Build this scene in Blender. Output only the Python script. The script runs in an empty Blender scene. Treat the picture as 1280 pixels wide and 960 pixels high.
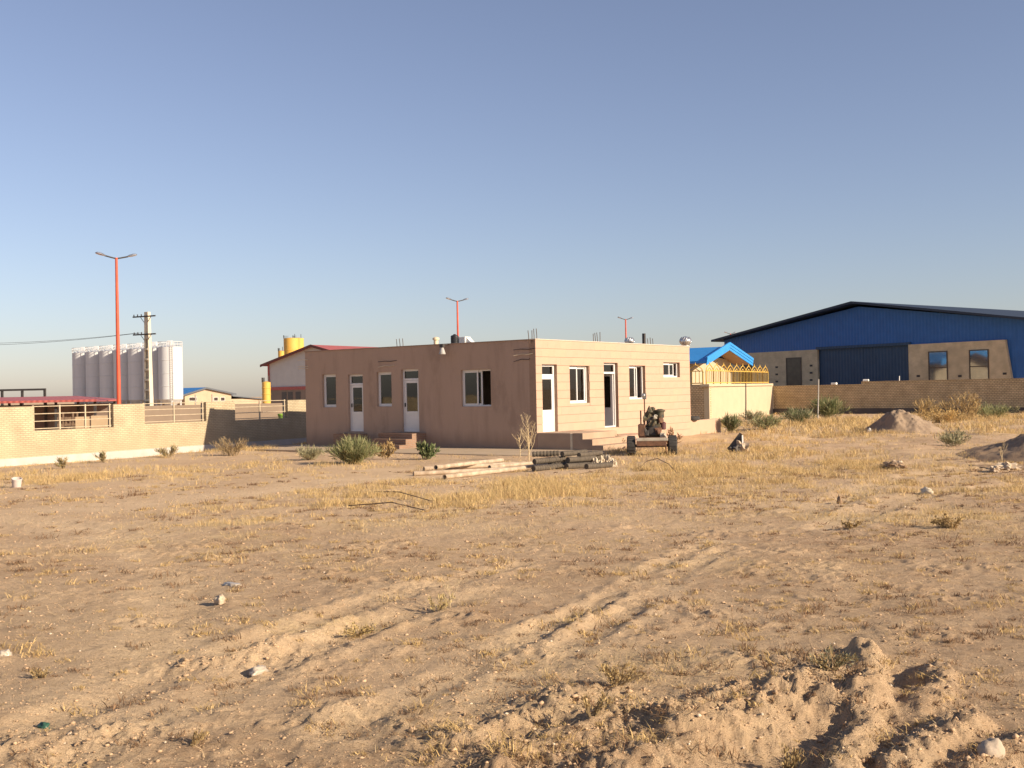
import bpy, bmesh, math, random
import numpy as np
from mathutils import Vector, Matrix, noise as mnoise
R = math.radians
rng = np.random.default_rng(7)
random.seed(7)
scene = bpy.context.scene
COL = scene.collection

# ------------------------------------------------------------------ camera, sky, sun, exposure
F, CAMZ, ROLL, HOR = 1360.0, 2.1, math.atan(0.0197), 9.4      # focal length in px of a 1280 px wide picture
cam = bpy.data.cameras.new('camera'); camo = bpy.data.objects.new('camera', cam); COL.objects.link(camo)
cam.sensor_width = 36; cam.lens = 36 * F / 1280; cam.clip_end = 20000; cam.clip_start = .05
camo.matrix_world = Matrix.Translation((0, 0, CAMZ)) @ Matrix.Rotation(R(90) + math.atan(HOR / F), 4, 'X') @ Matrix.Rotation(-ROLL, 4, 'Z')
scene.camera = camo
SUN_EL, SUN_AZ = 23.0, 120.0                                    # azimuth clockwise from +Y
world = bpy.data.worlds.new('World'); scene.world = world; world.use_nodes = True
wn = world.node_tree.nodes; wl = world.node_tree.links
bg = wn['Background']; sky = wn.new('ShaderNodeTexSky'); sky.sky_type = 'NISHITA'; sky.sun_disc = False
sky.sun_elevation = R(SUN_EL); sky.sun_rotation = R(SUN_AZ); sky.altitude = 0
sky.air_density = 1.0; sky.dust_density = 0.6; sky.ozone_density = 5.0
wb = wn.new('ShaderNodeMix'); wb.data_type = 'RGBA'; wb.blend_type = 'MULTIPLY'; wb.inputs[0].default_value = 1; wb.inputs[7].default_value = (1.23, 1.02, .97, 1)   # warm camera white balance, the same over the whole sky
hs = wn.new('ShaderNodeHueSaturation'); hs.inputs['Saturation'].default_value = .86; wl.new(sky.outputs[0], hs.inputs['Color']); wl.new(hs.outputs[0], wb.inputs[6]); wl.new(wb.outputs[2], bg.inputs[0]); bg.inputs[1].default_value = 0.069
sl = bpy.data.lights.new('sun', 'SUN'); sl.energy = 4.3; sl.angle = R(.55); sl.color = (1, .845, .63)
so = bpy.data.objects.new('sun', sl); COL.objects.link(so)
sd = Vector((math.sin(R(SUN_AZ)) * math.cos(R(SUN_EL)), math.cos(R(SUN_AZ)) * math.cos(R(SUN_EL)), math.sin(R(SUN_EL))))
so.rotation_euler = sd.to_track_quat('Z', 'Y').to_euler(); so.location = sd * 60
scene.view_settings.view_transform = 'Standard'; scene.view_settings.look = 'None'
scene.view_settings.exposure = 0.95; scene.view_settings.gamma = 1

# ------------------------------------------------------------------ measuring: photo pixel -> place
def ray(px, py):
    dx, dy = px - 640, py - 480; c, s = math.cos(ROLL), math.sin(ROLL)
    return (dx * c - dy * s) / F, -((dx * s + dy * c) - HOR) / F        # X/Y and (Z-CAMZ)/Y
def at(px, py, Y):
    a, b = ray(px, py); return Vector((a * Y, Y, CAMZ + b * Y))
def on_wall(px, py, O, D):
    """(distance along D, height) where the sight line meets the vertical plane through O along D"""
    a, b = ray(px, py)
    # O + D t = (aY, Y)
    t = (a * O[1] - O[0]) / (D[0] - a * D[1]); Y = O[1] + D[1] * t
    return t, CAMZ + b * Y

# ------------------------------------------------------------------ terrain height
def ss(a, b, x):
    t = np.clip((x - a) / (b - a), 0, 1); return t * t * (3 - 2 * t)
def vnoise(x, y, seed=0):
    xi = np.floor(x).astype(np.int64); yi = np.floor(y).astype(np.int64); xf = x - xi; yf = y - yi
    u = xf * xf * (3 - 2 * xf); v = yf * yf * (3 - 2 * yf)
    def h(a, b):
        n = (a * 374761393 + b * 668265263 + seed * 974634777) & 0xffffffff
        n = ((n ^ (n >> 13)) * 1274126177) & 0xffffffff
        n = (n ^ (n >> 16)) & 0xffff
        return n / 32767.5 - 1
    return (h(xi, yi) * (1 - u) + h(xi + 1, yi) * u) * (1 - v) + (h(xi, yi + 1) * (1 - u) + h(xi + 1, yi + 1) * u) * v
def fbm(x, y, o=4, seed=0):
    r = 0; a = 1; t = 0
    for k in range(o):
        r = r + a * vnoise(x * 2 ** k + 17.3 * k, y * 2 ** k - 9.1 * k, seed + k); t += a; a *= .5
    return r / t
WA = np.array((-18.57, 39.35)); WD = np.array((.507, .862)); WN = np.array((.862, -.507))   # yard wall line
def base_h(x, y):
    d = (x - WA[0]) * WN[0] + (y - WA[1]) * WN[1]
    return .34 * (1 - ss(6, 27, y)) - .27 * (1 - ss(.3, 5.2, d)) * (1 - ss(70, 90, y))
def G(px, py, lift=0):
    a, b = ray(px, py); z = 0.
    for _ in range(14):
        Y = (z - CAMZ) / min(b, -.004); z = float(base_h(np.array(a * Y), np.array(Y)))
    return Vector((a * Y, Y, z + lift))
def poly(pts): return np.array([G(*p)[:2] for p in pts])
def pdist(x, y, P):
    best = np.full(x.shape, 1e9); arc = np.zeros(x.shape); side = np.zeros(x.shape); acc = 0
    for i in range(len(P) - 1):
        a = P[i]; d = P[i + 1] - a; L = np.hypot(*d); d = d / L
        t = np.clip((x - a[0]) * d[0] + (y - a[1]) * d[1], 0, L)
        ex = x - a[0] - t * d[0]; ey = y - a[1] - t * d[1]; q = np.hypot(ex, ey)
        m = q < best; best = np.where(m, q, best); arc = np.where(m, acc + t, arc)
        side = np.where(m, np.sign(d[0] * ey - d[1] * ex), side); acc += L
    return best, arc, side
def smooth_poly(P, n=6):
    out = []
    for i in range(len(P) - 1):
        p0 = P[max(i - 1, 0)]; p1 = P[i]; p2 = P[i + 1]; p3 = P[min(i + 2, len(P) - 1)]
        for k in range(n):
            t = k / n
            out.append(.5 * ((2 * p1) + (p2 - p0) * t + (2 * p0 - 5 * p1 + 4 * p2 - p3) * t * t + (3 * p1 - p0 - 3 * p2 + p3) * t ** 3))
    out.append(P[-1]); return np.array(out)
TRACKS = [  # points, half width, depth, shoulder
    ([(-60, 950), (60, 905), (160, 868), (250, 832), (330, 803), (430, 765), (540, 733), (650, 703)], .16, .032, .03),
    ([(40, 985), (180, 908), (290, 862), (380, 818), (500, 772), (620, 738)], .15, .024, .024),
    ([(420, 915), (520, 864), (600, 822), (680, 786), (760, 748), (830, 706), (890, 676)], .13, .028, .026),
    ([(545, 920), (640, 852), (700, 816), (780, 766), (850, 716), (905, 684)], .13, .016, .02),
    ([(110, 890), (190, 815), (217, 760), (208, 708), (150, 672), (50, 652), (-60, 648)], .3, .018, .008),
    ([(1000, 640), (1060, 620), (1120, 600), (1200, 588), (1300, 580)], .3, .035, .03),
    ([(1040, 660), (1120, 628), (1200, 612), (1300, 604)], .3, .035, .03),
]
TRACKS = [(smooth_poly(poly(p)), w, d, s) for p, w, d, s in TRACKS]
ROAD = smooth_poly(poly([(-120, 646), (40, 640), (180, 630), (330, 613), (430, 603), (500, 595)]))
RIDGES = [  # points, half width, height, lumpiness
    ([(1080, 822), (1090, 845), (1082, 885), (1064, 930), (1040, 985)], .095, .115, .15),
    ([(1166, 842), (1168, 858), (1158, 880)], .11, .08, .3),
    ([(1210, 905), (1165, 930), (1120, 968)], .10, .09, .3),
    ([(1035, 845), (1000, 850), (960, 862)], .10, .10, .5),
    ([(1010, 880), (940, 900), (860, 925), (780, 965)], .26, .13, .75),
    ([(830, 905), (880, 885), (930, 872)], .16, .09, .8),
    ([(560, 930), (640, 905), (700, 880), (740, 868)], .20, .09, .8),
    ([(620, 965), (700, 930), (760, 905)], .16, .09, .8),
    ([(230, 838), (290, 835), (340, 815)], .10, .05, .5),
    ([(0, 935), (60, 940), (130, 925)], .14, .05, .4),
    ([(1290, 930), (1230, 960), (1200, 985)], .12, .08, .4),
]
RIDGES = [(smooth_poly(poly(p), 4), w, h, l) for p, w, h, l in RIDGES]
PITS = [(1030, 905, .20, .10), (1120, 850, .20, .10), (1105, 900, .2, .05), (700, 910, .14, .07), (595, 905, .12, .06), (850, 893, .12, .05), (1000, 925, .2, .06), (960, 955, .3, .06)]
PITS = [(G(a, b), r, d) for a, b, r, d in PITS]
def height(x, y, fine=True):
    z = base_h(x, y); near = 1 - ss(14, 40, y)
    road, _, _ = pdist(x, y, ROAD); rough = .35 + .65 * ss(.8, 2.2, road)
    right = ss(4, 11, x) * ss(18, 26, y) * (1 - ss(48, 60, y))
    yard = 1 - ss(58, 75, y)
    z = z + fbm(x / 3.1, y / 3.1, 3, 1) * (.05 + .09 * right) * rough * yard
    z = z + fbm(x / .9, y / .9, 3, 5) * (.014 + .04 * right) * rough * yard
    if fine:
        f = fbm(x / .16, y / .16, 3, 9)
        z = z + f * .012 * near * rough
        l = fbm(x / .5, y / .5, 3, 19); c1 = 1 - np.abs(fbm(x / .13, y / .13, 3, 23)) * 2.2; c2 = 1 - np.abs(vnoise(x / .055, y / .055, 29)) * 2
        z = z + np.maximum(l + .05, 0) * (np.maximum(c1, 0) * .046 + np.maximum(c2, 0) * .014) * near * (.4 + .6 * rough)
    for P, w, d, s in TRACKS:
        q, arc, sd_ = pdist(x, y, P); wob = .75 + .5 * vnoise(arc / .9, arc * 0, 31); e = 1 - ss(24, 40, y) * .5
        z = z - d * wob * e * np.exp(-(q / w) ** 4)
        z = z + s * wob * e * np.exp(-((q - w * 1.55) / (w * .5)) ** 2) * (.45 + .6 * vnoise(arc / .35, sd_ * 3, 47) + .9 * fbm(x / .11, y / .11, 3, 49))
        z = z + .008 * np.sin(arc / .085 * 2 * np.pi) * np.exp(-(q / w) ** 4) * near
    for P, w, h, l in RIDGES:
        q, arc, sd_ = pdist(x, y, P)
        lump = 1 + l * (fbm(x / .22, y / .22, 3, 71) * .8 + .34 * (1 - 2.4 * np.abs(fbm(x / .06, y / .06, 2, 73))))
        z = z + .6 * h * np.exp(-(q / w) ** (4 if l < .35 else 2)) * np.maximum(lump, .1) * (1 + .35 * vnoise(arc / .16, arc * 0, 83)) + (.014 * np.sin(arc / .06 * 2 * np.pi + q / w * 1.5) * np.exp(-((q - w * .8) / w) ** 2) if l < .2 else 0)
    near_r = np.zeros(x.shape)
    for P, w, h, l in RIDGES: near_r = np.maximum(near_r, np.exp(-(pdist(x, y, P)[0] / (w * 1.7)) ** 2))
    br = 1 - 2.6 * np.abs(fbm(x / .095, y / .095, 2, 151)); br2 = 1 - 2.4 * np.abs(vnoise(x / .045, y / .045, 157))
    z = z + near_r * (np.clip(br, -.6, 1) * .021 + np.clip(br2, -.5, 1) * .010)
    for p, r, d in PITS:
        z = z - d * np.exp(-(((x - p.x) ** 2 + (y - p.y) ** 2) / r ** 2) ** 1.5)
    return z
def hz(x, y): return float(height(np.array([float(x)]), np.array([float(y)]))[0])

# ------------------------------------------------------------------ materials
MATS = {}
def mat(name, c1, c2=None, scale=3., rough=.8, bump=0., bscale=30., metal=0., detail=6, spec=.3, stretch=None, c3=None, lo=.35, hi=.65):
    if name in MATS: return MATS[name]
    m = bpy.data.materials.new(name); m.use_nodes = True; N = m.node_tree.nodes; L = m.node_tree.links; b = N['Principled BSDF']
    b.inputs['Roughness'].default_value = rough; b.inputs['Metallic'].default_value = metal; b.inputs['Specular IOR Level'].default_value = spec
    tc = N.new('ShaderNodeTexCoord'); vec = tc.outputs['Object']
    if stretch:
        mp = N.new('ShaderNodeMapping'); mp.inputs['Scale'].default_value = stretch; L.new(vec, mp.inputs[0]); vec = mp.outputs[0]
    if c2 is None: c2 = tuple(v * .86 for v in c1)
    n = N.new('ShaderNodeTexNoise'); n.inputs['Scale'].default_value = scale; n.inputs['Detail'].default_value = detail; n.inputs['Roughness'].default_value = .62; L.new(vec, n.inputs[0])
    r = N.new('ShaderNodeValToRGB'); r.color_ramp.elements[0].position = lo; r.color_ramp.elements[1].position = hi
    r.color_ramp.elements[0].color = (*c1, 1); r.color_ramp.elements[1].color = (*c2, 1); L.new(n.outputs[0], r.inputs[0])
    if c3:
        e = r.color_ramp.elements.new((lo + hi) / 2 + .08); e.color = (*c3, 1)
    L.new(r.outputs[0], b.inputs['Base Color'])
    if bump:
        n2 = N.new('ShaderNodeTexNoise'); n2.inputs['Scale'].default_value = bscale; n2.inputs['Detail'].default_value = 5; L.new(vec, n2.inputs[0])
        bp = N.new('ShaderNodeBump'); bp.inputs['Strength'].default_value = bump; bp.inputs['Distance'].default_value = .02
        L.new(n2.outputs[0], bp.inputs['Height']); L.new(bp.outputs[0], b.inputs['Normal'])
    MATS[name] = m; return m
def brick_mat(name, c1, c2, mortar, bw=.22, bh=.07, bump=.6, msize=.012):
    m = bpy.data.materials.new(name); m.use_nodes = True; N = m.node_tree.nodes; L = m.node_tree.links; b = N['Principled BSDF']
    b.inputs['Roughness'].default_value = .9; b.inputs['Specular IOR Level'].default_value = .2
    tc = N.new('ShaderNodeTexCoord'); sp = N.new('ShaderNodeSeparateXYZ'); L.new(tc.outputs['Object'], sp.inputs[0])
    ad = N.new('ShaderNodeMath'); L.new(sp.outputs[0], ad.inputs[0]); L.new(sp.outputs[1], ad.inputs[1])
    cb = N.new('ShaderNodeCombineXYZ'); L.new(ad.outputs[0], cb.inputs[0]); L.new(sp.outputs[2], cb.inputs[1])
    br = N.new('ShaderNodeTexBrick'); br.inputs['Scale'].default_value = 1; br.inputs['Brick Width'].default_value = bw; br.inputs['Row Height'].default_value = bh
    br.inputs['Mortar Size'].default_value = msize; br.inputs['Mortar Smooth'].default_value = .2; br.inputs['Bias'].default_value = 0
    br.inputs['Color1'].default_value = (*c1, 1); br.inputs['Color2'].default_value = (*c2, 1); br.inputs['Mortar'].default_value = (*mortar, 1)
    L.new(cb.outputs[0], br.inputs['Vector'])
    n = N.new('ShaderNodeTexNoise'); n.inputs['Scale'].default_value = 1.3; n.inputs['Detail'].default_value = 6; L.new(tc.outputs['Object'], n.inputs[0])
    mr = N.new('ShaderNodeMapRange'); mr.inputs[1].default_value = .3; mr.inputs[2].default_value = .7; mr.inputs[3].default_value = .78; mr.inputs[4].default_value = 1.08; L.new(n.outputs[0], mr.inputs[0])
    mx = N.new('ShaderNodeMix'); mx.data_type = 'RGBA'; mx.blend_type = 'MULTIPLY'; mx.inputs[0].default_value = 1
    L.new(br.outputs[0], mx.inputs[6]); L.new(mr.outputs[0], mx.inputs[7]); L.new(mx.outputs[2], b.inputs['Base Color'])
    bp = N.new('ShaderNodeBump'); bp.inputs['Strength'].default_value = bump; bp.inputs['Distance'].default_value = .012; bp.invert = True
    L.new(br.outputs['Fac'], bp.inputs['Height']); L.new(bp.outputs[0], b.inputs['Normal'])
    MATS[name] = m; return m
def attr_mat(name, rough=.85, sheen=0., mult=None):
    """colour from the per-piece colour attribute, so no two blades or clods are quite alike"""
    m = bpy.data.materials.new(name); m.use_nodes = True; N = m.node_tree.nodes; L = m.node_tree.links; b = N['Principled BSDF']
    a = N.new('ShaderNodeAttribute'); a.attribute_name = 'Col'; L.new(a.outputs[0], b.inputs['Base Color'])
    b.inputs['Roughness'].default_value = rough; b.inputs['Specular IOR Level'].default_value = .2
    MATS[name] = m; return m
def leaf_mat(name):
    m = attr_mat(name); N = m.node_tree.nodes; L = m.node_tree.links; b = N['Principled BSDF']; out = N['Material Output']
    t = N.new('ShaderNodeBsdfTranslucent'); L.new(N['Attribute'].outputs[0], t.inputs[0])
    mx = N.new('ShaderNodeMixShader'); mx.inputs[0].default_value = .25; L.new(b.outputs[0], mx.inputs[1]); L.new(t.outputs[0], mx.inputs[2]); L.new(mx.outputs[0], out.inputs[0])
    return m
def glass_mat(name, tint=.55):
    m = bpy.data.materials.new(name); m.use_nodes = True; N = m.node_tree.nodes; L = m.node_tree.links; out = N['Material Output']; N.remove(N['Principled BSDF'])
    t = N.new('ShaderNodeBsdfTransparent'); t.inputs[0].default_value = (tint, tint, tint, 1)
    g = N.new('ShaderNodeBsdfGlossy'); g.inputs['Roughness'].default_value = .03
    tc = N.new('ShaderNodeTexCoord'); nz = N.new('ShaderNodeTexNoise'); nz.inputs['Scale'].default_value = 1.2; L.new(tc.outputs['Object'], nz.inputs[0])
    bp = N.new('ShaderNodeBump'); bp.inputs['Strength'].default_value = .05; bp.inputs['Distance'].default_value = .05; L.new(nz.outputs[0], bp.inputs['Height']); L.new(bp.outputs[0], g.inputs['Normal'])
    fr = N.new('ShaderNodeFresnel'); fr.inputs[0].default_value = 1.8
    mx = N.new('ShaderNodeMixShader'); L.new(fr.outputs[0], mx.inputs[0]); L.new(t.outputs[0], mx.inputs[1]); L.new(g.outputs[0], mx.inputs[2]); L.new(mx.outputs[0], out.inputs[0])
    MATS[name] = m; return m
def rib_mat(name, c1, c2, pitch=.25, rough=.5, bump=.5, spec=.4):
    m = mat(name, c1, c2, 1.2, rough, spec=spec); N = m.node_tree.nodes; L = m.node_tree.links; b = N['Principled BSDF']
    tc = N.new('ShaderNodeTexCoord'); w = N.new('ShaderNodeTexWave'); w.wave_profile = 'SIN'; w.bands_direction = 'X'; w.inputs['Scale'].default_value = .314 / pitch
    L.new(tc.outputs['Object'], w.inputs[0]); bp = N.new('ShaderNodeBump'); bp.inputs['Strength'].default_value = bump; bp.inputs['Distance'].default_value = .04
    L.new(w.outputs[1], bp.inputs['Height']); L.new(bp.outputs[0], b.inputs['Normal']); return m

# ------------------------------------------------------------------ mesh helpers
class MB:
    def __init__(s): s.v = []; s.f = []
    def box(s, x0, x1, y0, y1, z0, z1):
        i = len(s.v); s.v += [(x0, y0, z0), (x1, y0, z0), (x1, y1, z0), (x0, y1, z0), (x0, y0, z1), (x1, y0, z1), (x1, y1, z1), (x0, y1, z1)]
        s.f += [(i, i + 3, i + 2, i + 1), (i + 4, i + 5, i + 6, i + 7), (i, i + 1, i + 5, i + 4), (i + 1, i + 2, i + 6, i + 5), (i + 2, i + 3, i + 7, i + 6), (i + 3, i, i + 4, i + 7)]; return s
    def prism(s, pts, axis, a0, a1):
        """outline pts (2D) pushed along axis from a0 to a1; for axis 'y' pts are (x,z), for 'x' (y,z), for 'z' (x,y)"""
        i = len(s.v); n = len(pts)
        for a in (a0, a1):
            for p, q in pts: s.v.append((p, a, q) if axis == 'y' else (a, p, q) if axis == 'x' else (p, q, a))
        s.f += [tuple(range(i + n - 1, i - 1, -1)), tuple(range(i + n, i + 2 * n))]
        for k in range(n): s.f.append((i + k, i + (k + 1) % n, i + n + (k + 1) % n, i + n + k))
        return s
    def tube(s, pts, r, n=8, caps=True):
        pts = [Vector(p) for p in pts]; rs = r if isinstance(r, (list, tuple)) else [r] * len(pts); i = len(s.v); up = None
        for k, p in enumerate(pts):
            d = (pts[min(k + 1, len(pts) - 1)] - pts[max(k - 1, 0)]).normalized()
            if up is None: up = d.orthogonal().normalized()
            up = (up - d * up.dot(d)).normalized(); w = d.cross(up)
            for j in range(n):
                a = 2 * math.pi * j / n; s.v.append(tuple(p + (up * math.cos(a) + w * math.sin(a)) * rs[k]))
        for k in range(len(pts) - 1):
            for j in range(n): s.f.append((i + k * n + j, i + k * n + (j + 1) % n, i + (k + 1) * n + (j + 1) % n, i + (k + 1) * n + j))
        if caps:
            s.f.append(tuple(range(i + n - 1, i - 1, -1))); e = i + (len(pts) - 1) * n; s.f.append(tuple(range(e, e + n)))
        return s
    def lathe(s, prof, c=(0, 0, 0), n=24, axis='z'):
        i = len(s.v)
        for r, h in prof:
            for j in range(n):
                a = 2 * math.pi * j / n; p = (r * math.cos(a), r * math.sin(a), h)
                if axis == 'x': p = (p[2], p[0], p[1])
                if axis == 'y': p = (p[0], p[2], p[1])
                s.v.append((p[0] + c[0], p[1] + c[1], p[2] + c[2]))
        for k in range(len(prof) - 1):
            for j in range(n): s.f.append((i + k * n + j, i + k * n + (j + 1) % n, i + (k + 1) * n + (j + 1) % n, i + (k + 1) * n + j))
        s.f.append(tuple(range(i + n - 1, i - 1, -1))); e = i + (len(prof) - 1) * n; s.f.append(tuple(range(e, e + n))); return s
    def build(s, name, m, parent=None, loc=None, rz=0, smooth=False, bevel=0):
        me = bpy.data.meshes.new(name); me.from_pydata(s.v, [], s.f)
        bm = bmesh.new(); bm.from_mesh(me); bmesh.ops.recalc_face_normals(bm, faces=bm.faces[:])
        if bevel: bmesh.ops.bevel(bm, geom=bm.edges[:], offset=bevel, segments=1, affect='EDGES')
        bm.to_mesh(me); bm.free()
        me.materials.append(m)
        if smooth:
            for p in me.polygons: p.use_smooth = True
            try: me.set_sharp_from_angle(angle=R(35))
            except Exception: pass
        o = bpy.data.objects.new(name, me); COL.objects.link(o)
        if parent: o.parent = parent
        if loc is not None: o.location = loc
        o.rotation_euler.z = rz; return o
def tag(o, label=None, cat=None, group=None, kind=None):
    for k, v in (('label', label), ('category', cat), ('group', group), ('kind', kind)):
        if v: o[k] = v
    return o
def thing(name, label, cat, loc=(0, 0, 0), rz=0, group=None):
    o = bpy.data.objects.new(name, None); COL.objects.link(o); o.location = loc; o.rotation_euler = (0, 0, rz); o.empty_display_size = .2
    return tag(o, label, cat, group)
def np_mesh(name, v, f, m, col=None, smooth=False):
    v = np.asarray(v, np.float32); f = np.asarray(f, np.int32); k = f.shape[1]
    me = bpy.data.meshes.new(name); me.vertices.add(len(v)); me.vertices.foreach_set('co', v.ravel())
    me.loops.add(f.size); me.loops.foreach_set('vertex_index', f.ravel()); me.polygons.add(len(f)); me.polygons.foreach_set('loop_start', np.arange(0, f.size, k, dtype=np.int32))
    try: me.polygons.foreach_set('loop_total', np.full(len(f), k, np.int32))
    except Exception: pass
    if smooth: me.polygons.foreach_set('use_smooth', np.ones(len(f), bool))
    me.update(calc_edges=True); me.validate()
    if col is not None:
        a = me.color_attributes.new('Col', 'FLOAT_COLOR', 'POINT'); c = np.ones((len(v), 4), np.float32); c[:, :3] = col; a.data.foreach_set('color', c.ravel())
    me.materials.append(m); o = bpy.data.objects.new(name, me); COL.objects.link(o); return o
def holes_wall(mb, axis, a0, a1, z0, z1, t0, t1, holes):
    """wall of boxes along axis with rectangular holes (b0,b1,c0,c1)"""
    xs = sorted({a0, a1, *[h[0] for h in holes], *[h[1] for h in holes]})
    for i in range(len(xs) - 1):
        m = (xs[i] + xs[i + 1]) / 2; cuts = sorted([(h[2], h[3]) for h in holes if h[0] < m < h[1]]); z = z0
        for c0, c1 in cuts + [(z1, z1)]:
            if c0 - z > 1e-4:
                if axis == 'x': mb.box(xs[i], xs[i + 1], t0, t1, z, c0)
                else: mb.box(t0, t1, xs[i], xs[i + 1], z, c0)
            z = c1
    return mb

# materials in use
M_plaster = mat('brown_cement_plaster', (.43, .302, .228), (.345, .24, .178), .8, .93, .5, 25, c3=(.405, .285, .212), stretch=(1, 1, .45))
def stain(m, c, scale, stretch, lo, hi, amount, base_z=None):
    """old run marks and splash dirt laid over a wall material"""
    N = m.node_tree.nodes; L = m.node_tree.links; b = N['Principled BSDF']; src = b.inputs['Base Color'].links[0].from_socket
    tc = N.new('ShaderNodeTexCoord'); mp = N.new('ShaderNodeMapping'); mp.inputs['Scale'].default_value = stretch; L.new(tc.outputs['Object'], mp.inputs[0])
    n = N.new('ShaderNodeTexNoise'); n.inputs['Scale'].default_value = scale; n.inputs['Detail'].default_value = 7; n.inputs['Roughness'].default_value = .65; L.new(mp.outputs[0], n.inputs[0])
    f = N.new('ShaderNodeMapRange'); f.inputs[1].default_value = lo; f.inputs[2].default_value = hi; f.inputs[4].default_value = amount; L.new(n.outputs[0], f.inputs[0]); fac = f.outputs[0]
    if base_z:
        sp = N.new('ShaderNodeSeparateXYZ'); L.new(tc.outputs['Object'], sp.inputs[0]); a = N.new('ShaderNodeMath'); a.operation = 'MULTIPLY_ADD'; L.new(n.outputs[0], a.inputs[0]); a.inputs[1].default_value = -1.2; L.new(sp.outputs[2], a.inputs[2])
        g = N.new('ShaderNodeMapRange'); g.inputs[1].default_value = base_z - .75; g.inputs[2].default_value = base_z - .2; g.inputs[3].default_value = .55; g.inputs[4].default_value = 0; L.new(a.outputs[0], g.inputs[0])
        mx_ = N.new('ShaderNodeMath'); mx_.operation = 'MAXIMUM'; L.new(fac, mx_.inputs[0]); L.new(g.outputs[0], mx_.inputs[1]); fac = mx_.outputs[0]
    x = N.new('ShaderNodeMix'); x.data_type = 'RGBA'; L.new(fac, x.inputs[0]); L.new(src, x.inputs[6]); x.inputs[7].default_value = (*c, 1); L.new(x.outputs[2], b.inputs['Base Color'])
stain(M_plaster, (.24, .165, .12), 2.2, (1, 1, .16), .52, .74, .45, .35)
M_stone = mat('peach_stone_slab', (.475, .318, .232), (.435, .288, .208), 1.7, .75, .12, 40)
M_stone2 = mat('peach_stone_slab_pale', (.475, .325, .23), (.445, .302, .213), 1.9, .75, .12, 40)
M_stone3 = mat('peach_stone_slab_rosy', (.46, .308, .222), (.43, .288, .205), 1.5, .75, .12, 40)
M_joint = mat('joint_mortar', (.36, .24, .17), None, 8, .95)
M_pvc = mat('white_window_frame', (.72, .70, .68), (.66, .64, .62), 2, .35, spec=.5)
M_glass = glass_mat('window_glass')
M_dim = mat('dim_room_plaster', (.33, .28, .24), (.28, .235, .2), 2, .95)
M_conc = mat('concrete', (.42, .39, .35), (.34, .31, .28), 2.2, .92, .3, 30)
M_steel = mat('rusty_rebar', (.13, .085, .06), (.07, .05, .04), 20, .8)
M_dark = mat('dark_steel', (.055, .048, .045), (.035, .03, .028), 8, .6, spec=.4)
M_galv = mat('galvanised_metal', (.62, .62, .62), (.5, .5, .5), 3, .28, metal=.8)
M_ybrick = brick_mat('yellow_brick', (.54, .445, .295), (.49, .40, .26), (.37, .295, .20), .22, .075, .8, .016)
stain(M_ybrick, (.40, .31, .20), .9, (1, 1, .5), .55, .75, .5, .35)
M_tbrick = brick_mat('tan_brick', (.70, .54, .32), (.60, .455, .265), (.36, .26, .155), .22, .12, .9, .02)
M_gbrick = mat('cream_rendered_wall', (.47, .385, .265), (.435, .355, .245), 1.1, .9, .2, 20)
M_plinth = mat('pale_plinth_concrete', (.47, .44, .41), (.39, .365, .335), 1.6, .92, .2, 20)
M_cream = mat('cream_painted_pipe', (.66, .56, .40), (.58, .48, .34), 6, .55)
M_rail = mat('tan_railing_paint', (.52, .43, .31), (.42, .33, .23), 6, .6)
M_white = mat('white_paint', (.78, .77, .74), (.68, .67, .64), 3, .5)
M_red = mat('orange_red_lamp_paint', (.62, .10, .045), (.52, .075, .035), 2, .45, spec=.4)

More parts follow.
